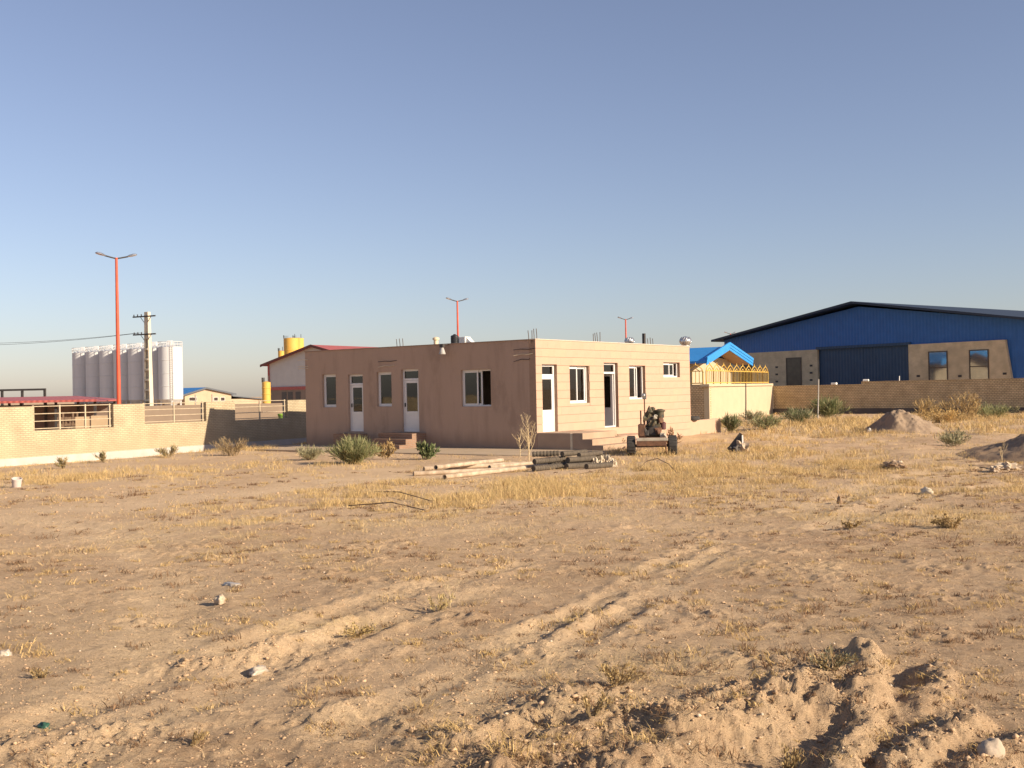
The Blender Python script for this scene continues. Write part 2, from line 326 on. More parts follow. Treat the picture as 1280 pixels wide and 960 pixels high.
# ------------------------------------------------------------------ ground sheet
def ground():
    d = [1., 2., 3., 4., 5., 5.8, 6.5, 7.1]
    while d[-1] < 8.0: d.append(d[-1] + .1)
    while d[-1] < 19: d.append(d[-1] * 1.0026)
    while d[-1] < 64: d.append(d[-1] * 1.0055)
    while d[-1] < 160: d.append(d[-1] * 1.03)
    d += [200, 260, 350, 500, 800, 1400, 2500, 5000, 9000]
    d = np.array(d); core = np.linspace(-.56, .56, 620)
    ext = .56 + np.cumsum(np.array([.004, .006, .009, .013, .02, .03, .045, .07, .1, .15, .22, .35, .5, .8, 1.2, 2, 3]))
    u = np.concatenate([-ext[::-1], core, ext]); D, U = np.meshgrid(d, u, indexing='ij'); X = D * U; Y = D - 4.
    Z = height(X, Y); Z = Z - ss(70, 110, Y) * .25
    v = np.stack([X, Y, Z], -1).reshape(-1, 3); nr, nc = D.shape
    i = (np.arange(nr - 1)[:, None] * nc + np.arange(nc - 1)[None]).ravel(); f = np.stack([i, i + 1, i + nc + 1, i + nc], -1)
    # what the soil itself is: r = pale dust of wheel tracks, g = straw litter, b = darker clayey soil
    pale = np.zeros(X.shape)
    for P, w, dd, s in TRACKS:
        q, arc, _ = pdist(X, Y, P); pale = np.maximum(pale, np.exp(-(q / (w * 2.2)) ** 2) * .8)
    q, _, _ = pdist(X, Y, ROAD); pale = np.maximum(pale, .8 * np.exp(-(q / 1.3) ** 2))
    pale *= np.clip(.6 + .7 * fbm(X / .5, Y / .5, 3, 101), 0, 1)
    straw = np.clip(grass_density(X, Y), 0, 1); clay = np.clip(.2 + ss(.5, 6, X) * .4 + .9 * fbm(X / 1.7, Y / 1.7, 3, 55), 0, 1)
    m = bpy.data.materials.new('dry_soil'); m.use_nodes = True; N = m.node_tree.nodes; L = m.node_tree.links; b = N['Principled BSDF']
    b.inputs['Roughness'].default_value = .95; b.inputs['Specular IOR Level'].default_value = .12
    a = N.new('ShaderNodeAttribute'); a.attribute_name = 'Col'; sp = N.new('ShaderNodeSeparateColor'); L.new(a.outputs[0], sp.inputs[0])
    tc = N.new('ShaderNodeTexCoord'); obj = tc.outputs['Object']
    def noise(scale, det=6, rough=.6):
        n = N.new('ShaderNodeTexNoise'); n.inputs['Scale'].default_value = scale; n.inputs['Detail'].default_value = det; n.inputs['Roughness'].default_value = rough; L.new(obj, n.inputs[0]); return n.outputs[0]
    def ramp(src, lo, hi):
        r = N.new('ShaderNodeMapRange'); r.inputs[1].default_value = lo; r.inputs[2].default_value = hi; L.new(src, r.inputs[0]); return r.outputs[0]
    def mix(f, c1, c2, bt='MIX'):
        x = N.new('ShaderNodeMix'); x.data_type = 'RGBA'; x.blend_type = bt
        for s, k in ((f, 0), (c1, 6), (c2, 7)):
            if isinstance(s, (tuple, float, int)): x.inputs[k].default_value = (*s, 1) if isinstance(s, tuple) else s
            else: L.new(s, x.inputs[k])
        return x.outputs[2]
    def mul(p, q):
        x = N.new('ShaderNodeMath'); x.operation = 'MULTIPLY'
        for s, k in ((p, 0), (q, 1)):
            if isinstance(s, float): x.inputs[k].default_value = s
            else: L.new(s, x.inputs[k])
        return x.outputs[0]
    c = mix(ramp(noise(.55), .35, .65), (.64, .455, .285), (.56, .385, .238))
    c = mix(mul(sp.outputs[2], ramp(noise(2.3), .3, .6)), c, (.41, .26, .155))
    c = mix(ramp(noise(9, 5, .7), .45, .75), c, (.68, .49, .31))
    c = mix(sp.outputs[0], c, (.74, .545, .345))
    c = mix(mul(sp.outputs[1], ramp(noise(16, 4, .7), .36, .62)), c, (.70, .52, .27))
    c = mix(mul(ramp(noise(42, 5, .7), .54, .70), .6), c, (.33, .21, .13)); c = mix(mul(ramp(noise(6.3, 8, .75), .55, .72), .5), c, (.40, .26, .16))            # small dark crumbs
    vo = N.new('ShaderNodeTexVoronoi'); vo.inputs['Scale'].default_value = 26; L.new(obj, vo.inputs[0])
    c = mix(mul(ramp(vo.outputs[0], .22, .08), ramp(noise(3.1), .5, .62)), c, (.68, .50, .32))   # pebbles
    L.new(c, b.inputs['Base Color'])
    bp = N.new('ShaderNodeBump'); bp.inputs['Strength'].default_value = 1.; bp.inputs['Distance'].default_value = .05; L.new(noise(13, 9, .78), bp.inputs['Height'])
    bp2 = N.new('ShaderNodeBump'); bp2.inputs['Strength'].default_value = .7; bp2.inputs['Distance'].default_value = .012; L.new(noise(95, 4, .7), bp2.inputs['Height']); L.new(bp.outputs[0], bp2.inputs['Normal']); L.new(bp2.outputs[0], b.inputs['Normal'])
    o = np_mesh('ground', v, f, m, np.stack([pale, straw, clay], -1).reshape(-1, 3), smooth=True); tag(o, kind='structure'); return o
# where straw grows: centre pixel in the photograph, radii in metres on the ground, strength
ZONES = [(570, 618, 4.2, 4.2, 1.0), (470, 640, 2.6, 2.2, .8), (640, 612, 3.2, 3., 1.), (740, 612, 3.0, 3.2, .75), (350, 655, 2.2, 1.8, .8), (260, 668, 1.4, 1.2, .8), (120, 590, 4., 1.8, .6), (30, 600, 3.4, 1.7, .9), (210, 592, 4., 2.4, .55), (320, 585, 3.6, 2.4, .5),
         (300, 563, 3., 1.5, .6), (860, 600, 4.5, 3.6, .8), (960, 585, 5., 3.6, .75), (1060, 575, 6, 4, .55), (880, 565, 4, 3.5, .8), (980, 545, 6, 5, .8), (1040, 530, 8, 7, .9), (1200, 535, 9, 7, .8), (1250, 522, 9, 8, .9), (950, 650, 4, 2.5, .35), (1180, 650, 3.5, 2.2, .6), (1090, 660, 2.2, 1.2, .45),
         (1260, 680, 2, 1.6, .5), (850, 660, 3, 2., .3), (600, 690, 3., 1.6, .25), (900, 715, 2., 1.2, .25), (760, 830, .8, .6, .5), (430, 785, .6, .35, .6), (1150, 610, 4, 2.6, .5), (700, 650, 4, 2.2, .35), (640, 900, 1.2, .7, .3), (330, 690, 1.6, .8, .6), (170, 690, 1.4, .8, .45), (1050, 610, 4, 2.6, .5)]
ZONES = [(G(a, b), rx, ry, s) for a, b, rx, ry, s in ZONES]
def grass_density(x, y):
    d = np.full(x.shape, .075)
    for p, rx, ry, s in ZONES: d = np.maximum(d, s * np.exp(-(((x - p.x) / rx) ** 2 + ((y - p.y) / ry) ** 2) ** 1.2))
    q, _, _ = pdist(x, y, ROAD); d = d * (.12 + .88 * ss(.7, 1.7, q))
    return d * np.clip(.72 + 1.9 * fbm(x / 1.1, y / 1.1, 4, 77), .03, 1.6)
ground()

# ------------------------------------------------------------------ the site building
N0 = Vector((.83, 38.5, 0)); AV = math.atan2(9.56, 7.01); DV = (math.cos(AV), math.sin(AV)); DU = (-DV[1], DV[0])
WR, WL, H = 11.85, 11.72, 3.92
bld = thing('site_building', 'flat roofed single storey building, peach stone front on the right, brown plaster side', 'building', N0, AV)
def rface(x0, y0, x1, y1):
    a = on_wall(x0, (y0 + y1) / 2, N0, DV)[0]; b = on_wall(x1, (y0 + y1) / 2, N0, DV)[0]; xm = (x0 + x1) / 2
    return a, b, on_wall(xm, y1, N0, DV)[1], on_wall(xm, y0, N0, DV)[1]
def lface(x0, y0, x1, y1):
    a = on_wall(x1, (y0 + y1) / 2, N0, DU)[0]; b = on_wall(x0, (y0 + y1) / 2, N0, DU)[0]; xm = (x0 + x1) / 2
    return a, b, on_wall(xm, y1, N0, DU)[1], on_wall(xm, y0, N0, DU)[1]
FLOOR = .62
RD1, RW1, RD2, RW2, RW3 = rface(677.3, 455.5, 696, 538), rface(711.5, 457.5, 736, 504), rface(754.5, 453.5, 772, 529), rface(786, 457, 806, 499), rface(828.5, 453, 849, 471.5)
LWA, LDA, LWB, LDB, LWC = lface(403, 468, 420, 509), lface(435.5, 468, 454, 541), lface(471, 465, 489.5, 508), lface(502, 461.5, 523.5, 537.5), lface(576.3, 462, 613.5, 508)
def setz(h, z): return (h[0], h[1], z, h[3])
RD1, RD2 = setz(RD1, FLOOR), setz(RD2, FLOOR)
LDA, LDB = setz(LDA, FLOOR), setz(LDB, FLOOR)
print('OPENINGS', [[round(v, 2) for v in h] for h in (RD1, RW1, RD2, RW2, RW3, LWA, LDA, LWB, LDB, LWC)])
T = .26; CL = .03
RH = [RD1, RW1, RD2, RW2, RW3]; LH = [LWA, LDA, LWB, LDB, LWC]
wr = holes_wall(MB(), 'x', 0, WR, -.4, H, 0, T, RH).build('front_wall', M_joint, bld)
wlft = holes_wall(MB(), 'y', T, WL, -.4, H, 0, T, LH).build('side_wall', M_plaster, bld)
back = MB(); back.box(WR - T, WR, T, WL, -.4, H); back.box(T, WR - T, WL - T, WL, -.4, H); back.build('back_wall', M_plaster, bld)
MB().box(T, WR - T, T, WL - T, -.3, FLOOR - .02).build('floor', M_conc, bld)
MB().box(T, WR - T, T, WL - T, H - .42, H - .14).build('roof', M_conc, bld)
# thin coping strip along both parapets
MB().box(-.03, WR + .02, -CL - .02, T - .02, H + .002, H + .035).build('coping', mat('pale_coping', (.55, .45, .36), None, 3, .9), bld)
MB().box(-.03, T - .02, T - .018, WL + .02, H + .002, H + .03).build('coping', mat('brown_coping', (.36, .25, .19), None, 3, .9), bld)
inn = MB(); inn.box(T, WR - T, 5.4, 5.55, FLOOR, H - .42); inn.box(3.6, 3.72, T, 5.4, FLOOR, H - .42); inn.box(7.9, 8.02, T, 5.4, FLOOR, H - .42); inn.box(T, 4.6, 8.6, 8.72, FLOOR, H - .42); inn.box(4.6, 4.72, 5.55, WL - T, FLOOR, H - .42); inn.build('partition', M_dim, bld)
# stone slabs of the front, one by one, courses about 0.3 m
slab_cache = {}
def slab(x0, x1, z0, z1, k):
    key = (round(x1 - x0, 3), round(z1 - z0, 3), k)
    if key not in slab_cache:
        me_o = MB().box(0, x1 - x0, -CL, -.002, 0, z1 - z0).build('stone_slab', (M_stone, M_stone2, M_stone3)[k], wr, (x0, 0, z0), bevel=.0012); slab_cache[key] = me_o.data
    else:
        me_o = bpy.data.objects.new('stone_slab', slab_cache[key]); COL.objects.link(me_o); me_o.parent = wr; me_o.location = (x0, 0, z0)
    me_o.location.y = random.uniform(-.0015, .0015)
courses = 13; ch = (H - 0.0) / courses
for c in range(courses):
    z0 = c * ch + .004; z1 = (c + 1) * ch - .004; sw = .79; off = (c % 2) * sw / 2; xs = sorted({0., WR, *[x for x in np.arange(off, WR, sw) if .15 < x < WR - .15]})
    for i in range(len(xs) - 1):
        rects = [(xs[i] + .0003, xs[i + 1] - .0003, z0, z1)]
        for h in RH:
            g = (h[0] - .002, h[1] + .002, h[2] - .002, h[3] + .002); nr = []
            for a, b, lo, hi in rects:
                if g[0] >= b or g[1] <= a or g[2] >= hi or g[3] <= lo: nr.append((a, b, lo, hi)); continue
                if g[0] > a: nr.append((a, g[0], lo, hi))
                if g[1] < b: nr.append((g[1], b, lo, hi))
                aa, bb = max(a, g[0]), min(b, g[1])
                if g[2] > lo: nr.append((aa, bb, lo, g[2]))
                if g[3] < hi: nr.append((aa, bb, g[3], hi))
            rects = nr
        for a, b, lo, hi in rects:
            if b - a > .03 and hi - lo > .02: slab(a, b, lo, hi, random.choice((0, 0, 0, 1, 1, 2)))
# window and door joinery. unit built in a frame: x along the wall, y inwards
def joinery(name, hole, face, sashes, setback=.10, fw=.055, transom=None, panel=None, glass=True, label=None):
    a0, a1, z0, z1 = hole; w = a1 - a0; h = z1 - z0
    root = MB()
    for b in ((0, fw, 0, h), (w - fw, w, 0, h), (fw, w - fw, 0, fw), (fw, w - fw, h - fw, h)): root.box(b[0], b[1], 0, .07, b[2], b[3])
    if transom: root.box(fw, w - fw, .002, .068, transom - z0 - fw / 2, transom - z0 + fw / 2)
    if face == 'r': o = root.build(name, M_pvc, bld, (a0, setback, z0), bevel=.004)
    else: o = root.build(name, M_pvc, bld, (setback, a1, z0), -math.pi / 2, bevel=.004)
    if label: o['label'] = label
    for (s0, s1, c0, c1, y, sw, gl, pn) in sashes:
        m = MB(); m.box(s0, s0 + sw, y, y + .045, c0, c1); m.box(s1 - sw, s1, y, y + .045, c0, c1); m.box(s0 + sw, s1 - sw, y, y + .045, c0, c0 + sw); m.box(s0 + sw, s1 - sw, y, y + .045, c1 - sw, c1)
        if sw: m.build('door_leaf' if pn else 'sash', M_pvc, o, bevel=.003)
        lo = c0 + sw
        if pn:
            p = MB(); p.box(s0 + sw, s1 - sw, y + .004, y + .041, c0 + sw, c0 + pn - .03); p.box(s0 + sw, s1 - sw, y - .004, y + .045, c0 + pn - .03, c0 + pn + .05); p.build('lower_panel', M_pvc, o); lo = c0 + pn + .05
        if pn: MB().box(s0 + sw * .35, s0 + sw * .35 + .025, y - .045, y - .002, c0 + .95, c0 + 1.1).build('handle', M_dark, o)
        if gl: MB().box(s0 + sw - .005, s1 - sw + .005, y + .018, y + .026, lo - .005, c1 - sw + .005).build('pane', M_glass, o)
    return o
def door(hole, face, tr_px, panel=.72, leaf=True):
    a0, a1, z0, z1 = hole; w = a1 - a0; tr = z1 - .40; fw = .055
    sh = [(fw, w - fw, tr - z0 + fw / 2, z1 - z0 - fw, .012, .02, True, None)]
    if leaf: sh.append((fw + .005, w - fw - .005, .02, tr - z0 - fw / 2 - .005, .012, .10, True, panel))
    return joinery('door', hole, face, sh, transom=tr)
d = door(RD1, 'r', 467); d['label'] = 'narrow white door with lit lower panel by the corner'
d = door(RD2, 'r', 465, leaf=False); d['label'] = 'doorway standing open, dark inside'
w2 = RD2[1] - RD2[0]; lh = RD2[3] - .40 - FLOOR - .04                                   # its leaf swung inwards at the far jamb
lf = MB(); lf.box(0, .10, 0, .045, 0, lh); lf.box(.72, .82, 0, .045, 0, lh); lf.box(.10, .72, 0, .045, 0, .1); lf.box(.10, .72, 0, .045, lh - .1, lh); lf.box(.1, .72, .006, .04, .1, .75)
lo = lf.build('door_leaf', M_pvc, d, (w2 - .06, .07, .02), R(97)); lo['label'] = 'white door leaf swung into the room'
MB().box(.1, .72, .018, .026, .75, lh - .1).build('pane', M_glass, d, (w2 - .06, .07, .02), R(97))
for hl, nm in ((LDA, 'white door with dark glass at the left end of the plaster side'), (LDB, 'white door above the brick steps')): door(hl, 'l', 0)['label'] = nm
def fixed(hole, face, label):
    w = hole[1] - hole[0]; h = hole[3] - hole[2]; return joinery('window', hole, face, [(.055, w - .055, .055, h - .055, .012, .05, True, None)], label=label)
fixed(LWA, 'l', 'narrow white framed window left of both doors'); fixed(LWB, 'l', 'narrow white framed window between the two doors')
def sliding(hole, face, label, open_=0., n=2):
    w = hole[1] - hole[0]; h = hole[3] - hole[2]; m = w / 2
    return joinery('window', hole, face, [(.055, m + .03, .055, h - .055, .0, .05, True, None), (m - .03 - open_, w - .055 - open_, .055, h - .055, .048, .05, True, None)], fw=.055, label=label)
sliding(RW1, 'r', 'sliding window beside the narrow white door'); sliding(LWC, 'l', 'large sliding window, half open', .45)
sliding(RW2, 'r', 'sliding window left half open behind the engine', .33); sliding(RW3, 'r', 'small high window at the far end', .2)
# platform with steps at the corner door, brick stoop and landing on the plaster side
M_plat = mat('rendered_porch', (.42, .30, .21), (.36, .25, .175), 1.5, .92, .3, 25)
MB().box(.0, 2.3, -1.42, -CL - .004, -.3, FLOOR).build('porch', M_plat, bld, bevel=.01)
MB().box(-.004, .03, -1.515, -1.425, -.1, FLOOR - .01).build('lit_gap_strip', M_cream, bld)  # cream strip added in the porch gap, its pale colour standing for sunlight there
stp = MB(); stp.box(0, 2.3, -1.93, -1.52, -.3, FLOOR); stp.box(0, 2.3, -2.32, -1.932, -.3, FLOOR * .66); stp.box(0, 2.3, -2.75, -2.322, -.3, FLOOR * .33); stp.build('steps', M_plat, bld)
stp = MB(); stp.box(RD2[0] - .9, RD2[1] + .9, -1.1, -CL - .004, -.3, .34); stp.box(RD2[0] - .9, RD2[1] + .9, -1.5, -1.102, -.3, .17); stp.build('steps', M_stone, bld)
M_stoop = brick_mat('brown_brick', (.30, .175, .115), (.25, .15, .10), (.27, .205, .16))
c = (LDB[0] + LDB[1]) / 2; stp = MB()
for k in range(3): stp.box(-.45 - .36 * k - (.36), -.002 if k == 0 else -.45 - .36 * k + .002, c - .78, c + .95, -.3, FLOOR - .03 - k * .2)
stp.v = [(x if x < -.01 else -.004, y, z) for x, y, z in stp.v]; stp.build('brick_steps', M_stoop, bld)
c = (LDA[0] + LDA[1]) / 2; MB().box(-.55, -.004, c - .6, c + .75, -.3, FLOOR - .08).build('landing', M_stoop, bld)
# concrete apron round the two seen sides
MB().box(-3.2, 0, -3.6, WL - .5, -.2, .045).build('apron', mat('dusty_apron', (.46, .345, .235), (.40, .30, .20), 1.2, .95, .3, 20), bld, bevel=.01)
# low garden wall running on from the far corner
LWL = on_wall(901, 535, N0, DV)[0]
lw = MB().box(WR + .01, LWL, .0, .22, -.3, .66).build('low_wall', M_stone2, None, N0, AV); tag(lw, 'low peach block wall running on from the right end of the building', 'wall')
t = on_wall(868, 522, N0, DV)[0]; q = N0 + Vector((DV[0] * t, DV[1] * t, 0)) + Vector((DU[0] * .12, DU[1] * .12, 0))
ty = MB(); prof = [(.19, .02), (.19, .15), (.24, .18), (.31, .17), (.345, .12), (.345, .05), (.31, 0), (.24, -.0)]
ty.lathe(prof, n=28); ty = ty.build('worn_tyre', mat('tyre_rubber', (.035, .033, .032), (.055, .05, .046), 9, .85, .3, 60), None, q + Vector((0, 0, .662)), 0, True); ty.rotation_euler = (R(0), 0, 0); tag(ty, 'worn black tyre lying flat on the low peach wall', 'tyre')
# on the roof and walls of the building
def roofpt(px, py, depth, face='l'):
    """local building coordinates at the foot of something standing back from the parapet"""
    O, D = (N0, DU) if face == 'l' else (N0, DV); I = DV if face == 'l' else DU
    o2 = (O[0] + I[0] * depth, O[1] + I[1] * depth); t, z = on_wall(px, py, o2, D); return Vector((o2[0] + D[0] * t, o2[1] + D[1] * t, H - .14))
def rebar(pxs, depth, face, hgt, label):
    p = [roofpt(x, 425, depth, face) for x in pxs]; t = thing('rebar_bundle', label, 'rebar', p[0])
    for k, q in enumerate(p):
        for dd in (0,):
            top = q - p[0] + Vector((random.uniform(-.03, .03), random.uniform(-.03, .03), .14 + hgt * random.uniform(.85, 1.1)))
            MB().tube([q - p[0], (q - p[0] + top) / 2 + Vector((.01, 0, 0)), top], .013, 6).build('bar', M_steel, t)
rebar([661, 664.5, 667.5, 671], .12, 'r', .38, 'starter bars sticking up at the near roof corner')
rebar([741.5, 744.5, 747, 749.5], .15, 'r', .40, 'starter bars rising above the middle of the peach front')
rebar([810, 813, 816], .15, 'r', .30, 'short starter bars toward the far end of the peach front')
rebar([496, 500, 503.5], .15, 'l', .36, 'starter bars on the parapet over the brown plaster side')
p = roofpt(805, 425, .15, 'r'); o = MB().box(-.06, .06, -.05, .05, 0, .62).build('roof_stub', M_dark, None, p, AV); tag(o, 'dark square post stub beside the short starter bars', 'post')
p = roofpt(545, 430, .2, 'l'); o = MB().lathe([(.09, 0), (.09, .34), (.13, .345), (.13, .42), (.05, .46)], n=12).build('vent_pipe', M_cream, None, p, 0, True); tag(o, 'short cream vent pipe on the roof left of the black tank', 'pipe')
def roof_tank():
    p = roofpt(568.5, 430, .75, 'l'); t = thing('water_tank', 'black plastic water tank on the roof edge', 'tank', p); t.scale = (.55, .55, .72)
    mk = mat('black_plastic', (.02, .022, .026), (.03, .03, .034), 4, .5)
    pr = [(.27, 0), (.29, .03)]
    for k in range(7): pr += [(.29, .05 + k * .085), (.275, .065 + k * .085), (.275, .105 + k * .085), (.29, .12 + k * .085)]
    pr += [(.27, .68), (.2, .72)]
    MB().lathe(pr, n=24).build('body', mk, t, smooth=True); MB().lathe([(.11, .721), (.11, .76), (.04, .78)], n=16).build('lid', mk, t, smooth=True)
roof_tank()
def cooler():
    p = roofpt(581, 430, .95, 'l'); t = thing('air_cooler', 'white evaporative air cooler with sloping duct beside the black tank', 'air cooler', p, AV); t.scale = (.55,) * 3; t.location.z += .1
    mw = M_white; MB().box(-.32, .32, -.30, .30, .0, .62).build('casing', mw, t, bevel=.02)
    d = MB(); d.prism([(-.30, .60), (-.30, .12), (-.95, .0), (-.95, .14), (-.62, .30)], 'x', -.22, .22); d.build('duct', mw, t)
    for k in range(5): MB().box(-.335, -.322, -.25, .25, .1 + k * .1, .16 + k * .1).build('louvre', mw, t)
cooler()
def floodlight():
    t0, z0 = on_wall(560, 441, N0, DU); p = N0 + Vector((DU[0] * t0, DU[1] * t0, 0)); t = thing('floodlight', 'old floodlight hanging under the roof edge below the black tank', 'light', p + Vector((0, 0, H - .02)), AV)
    MB().tube([(.02, 0, .02), (-.25, 0, .0), (-.33, 0, -.1)], .02, 8).build('bracket', M_dark, t)
    MB().lathe([(.03, .04), (.05, 0), (.10, -.14), (.13, -.24), (.125, -.26), (.02, -.24)], (-.34, 0, -.1), 18).build('reflector', mat('dull_white_enamel', (.38, .36, .34), None, 4, .5), t, smooth=True)
    MB().box(-.40, -.28, -.08, .08, -.1, .02).build('gear_box', M_dark, t)
floodlight()
def ventilator(px, py, depth, label, r=.26):
    p = roofpt(px, py, depth, 'r'); t = thing('roof_ventilator', label, 'ventilator', p)
    MB().lathe([(r * .62, 0), (r * .62, r * .9)], n=18).build('neck', M_galv, t, smooth=True)
    pr = [(r * .62, r * .9)] + [(r * (.62 + .38 * math.sin(math.pi * k / 8)), r * (.9 + .17 * k)) for k in range(1, 9)]
    MB().lathe(pr + [(r * .1, r * 2.4)], n=20).build('turbine', M_galv, t, smooth=True)
    for k in range(12):
        a = k * math.pi / 6; pts = [(math.cos(a + j * .12) * r * (.64 + .38 * math.sin(math.pi * j / 6)), math.sin(a + j * .12) * r * (.64 + .38 * math.sin(math.pi * j / 6)), r * (.95 + .22 * j)) for j in range(7)]
        MB().tube(pts, .012, 4).build('vane', M_galv, t)
ventilator(787, 430, .6, 'silvery turbine ventilator low behind the parapet by the red lamp post', .2); ventilator(857, 430, .5, 'shiny turbine ventilator at the far right end of the roof', .27)
def conduit(px, py, face, n, label):
    D = DU if face == 'l' else DV; t0, z0 = on_wall(px, py, N0, D); p = N0 + Vector((D[0] * t0, D[1] * t0, z0)); t = thing('cable_ends', label, 'cable', p, AV)
    for k in range(n):
        z = -.18 * k; MB().tube([(-.005, -.5 + .12 * k, z + .03), (-.03, -.2, z), (-.04, .1, z + .02), (-.12, .38, z - .03 * k)], .012, 5).build('cable', M_cream if k % 2 else M_dark, t)
conduit(655, 437, 'l', 3, 'loose cable ends on the plaster side near the roof corner'); conduit(484, 452, 'l', 2, 'short cable ends above the narrow middle window'); 
t0, z0 = on_wall(383, 450, N0, DU); p = N0 + Vector((DU[0] * t0, DU[1] * t0, z0)); t = thing('cable_hooks', 'pale cable hooks sticking out of the far left wall corner', 'cable', p, AV)
for k, z in enumerate((0, -.27, -.36)): MB().tube([(-.005, -.1, z), (-.05, .25, z + .02), (-.05, .45, z)], .014, 5).build('hook', M_cream, t)

# ------------------------------------------------------------------ yard wall on the left
wdir = Vector((WD[0], WD[1], 0)); WANG = math.atan2(WD[1], WD[0]); WO = Vector((WA[0], WA[1], 0)) - wdir * 14
yw = thing('yard_wall', 'yellow brick yard wall with railed openings and pale plinth', 'wall', WO, WANG)
def wcoord(px, py): return on_wall(px, py, WO, WD)
ops = []
for (x0, x1, yb) in ((43, 142, 536), (181, 258, 528), (294, 360, 524)):
    ops.append((wcoord(x0, 520)[0], wcoord(x1, 520)[0], wcoord((x0 + x1) / 2, yb)[1], 1.9))
print('WALL OPEN', ops)
WLEN = 46.; WT = .34
holes_wall(MB(), 'x', 0, WLEN, .02, 1.9, 0, WT, ops).build('brickwork', M_ybrick, yw)
MB().box(0, WLEN, -.05, WT + .05, -.7, .018).build('plinth', M_plinth, yw)
for i, (a, b, lo, hi) in enumerate(ops):
    zt = 1.92; ys = WT * .45
    for k in range(4):
        z = lo + .06 + (zt - lo - .09) * k / 3; MB().tube([(a + .003, ys, z), (b - .003, ys, z)], .017, 6).build('rail', M_rail, yw)
    n = 2 if i else 3
    for k in range(n + 1): MB().box(a + .02 + (b - a - .12) * k / n, a + .075 + (b - a - .12) * k / n, ys - .025, ys + .025, lo + .003, zt + .01).build('rail_post', M_rail, yw)
# ------------------------------------------------------------------ things beyond the left wall
def wpt(px, Y): a, _ = ray(px, 500); return Vector((a * Y, Y, -.2))
def lamp(px, ytop, Y, label, hd=0.):
    foot = wpt(px, Y); top = at(px, ytop, Y).z - foot.z; foot.x = at(px, ytop, Y).x
    t = thing('street_lamp', label, 'street lamp', foot, R(32), 'street lamps along the road')
    MB().tube([(0, 0, 0), (0, 0, top * .5), (0, 0, top)], [.13, .10, .07], 12).build('pole', M_red, t, smooth=True)
    MB().box(-.2, .2, -.2, .2, -.05, .04).build('base_plate', M_conc, t)
    for s in (-1, 1):
        MB().tube([(0, 0, top - .05), (s * .25, 0, top + .0), (s * .62, 0, top + .09)], .04, 8).build('arm', M_dark, t, smooth=True)
        h = MB(); x = [0, .14, .34, .52, .62]; w = [.06, .13, .17, .14, .05]; ht = [.05, .09, .11, .09, .04]; n = 10
        for k in range(5):
            for j in range(n):
                an = 2 * math.pi * j / n; h.v.append((s * (.58 + x[k] * .85), w[k] * math.cos(an), top + .085 + x[k] * .2 + ht[k] * (math.sin(an) * (1 if math.sin(an) > 0 else .45))))
        for k in range(4):
            for j in range(n): h.f.append((k * n + j, k * n + (j + 1) % n, (k + 1) * n + (j + 1) % n, (k + 1) * n + j))
        h.f += [tuple(range(n)), tuple(range(4 * n, 5 * n))]; h.build('lamp_head', M_galv, t, smooth=True)
lamp(145, 322, 60, 'tall red lamp post in front of the grey silos, nearest of all'); lamp(571.5, 376, 93.6, 'red lamp post rising behind the black roof tank')
lamp(782, 399, 122, 'red lamp post rising behind the peach front'); lamp(913, 417, 150, 'farthest lamp, only its two heads show over the blue warehouse roof')
def power_pole():
    Y = 85; foot = wpt(186, Y); topz = at(182, 390, Y).z - foot.z; t = thing('power_pole', 'tapered concrete power pole with two crossarms before the silos', 'power pole', foot, R(-28))
    mc = mat('pole_concrete', (.60, .53, .41), (.52, .46, .36), 2, .9, .2, 20); m = MB()
    wb, wt_ = .34, .19
    for s in (-1, 1): m.v += [(s * wb - .09 * s, -.2, 0), (s * wb, -.2, 0), (s * wb, .2, 0), (s * wb - .09 * s, .2, 0), (s * wt_ - .09 * s, -.14, topz), (s * wt_, -.14, topz), (s * wt_, .14, topz), (s * wt_ - .09 * s, .14, topz)]
    for i in (0, 8): m.f += [(i, i + 1, i + 5, i + 4), (i + 1, i + 2, i + 6, i + 5), (i + 2, i + 3, i + 7, i + 6), (i + 3, i, i + 4, i + 7), (i + 4, i + 5, i + 6, i + 7), (i, i + 3, i + 2, i + 1)]
    m.build('legs', mc, t)
    w = MB(); w.v = [(-wb + .085, .02, 0), (wb - .085, .02, 0), (wb - .085, .1, 0), (-wb + .085, .1, 0), (-wt_ + .085, .02, topz), (wt_ - .085, .02, topz), (wt_ - .085, .1, topz), (-wt_ + .085, .1, topz)]
    w.f = [(0, 1, 5, 4), (1, 2, 6, 5), (2, 3, 7, 6), (3, 0, 4, 7), (4, 5, 6, 7), (0, 3, 2, 1)]; w.build('web', mc, t)
    z = .5
    while z < topz - 2.2:
        ww = wb + (wt_ - wb) * z / topz - .085; MB().box(-ww, ww, -.19, .018, z, z + .16).build('rung', mc, t); z += .8
    MB().box(-wt_ + .085, wt_ - .085, -.14, .018, topz - 2.1, topz).build('head', mc, t)
    for za in (topz - .35, topz - 1.75):
        MB().box(-1.35, 1.05, -.24, -.145, za - .05, za + .05).build('crossarm', M_dark, t)
        for x in (-1.25, -.85, -.45): MB().lathe([(.03, .05), (.05, .09), (.03, .12), (.05, .16), (.02, .2)], (x, -.19, za), 8).build('insulator', M_dark, t)
        for s in (-1, 1): MB().tube([(s * .55, -.17, za - .05), (s * .2, -.16, za - .45)], .025, 5).build('brace', M_dark, t)
    return foot, topz
pf, ptz = power_pole()
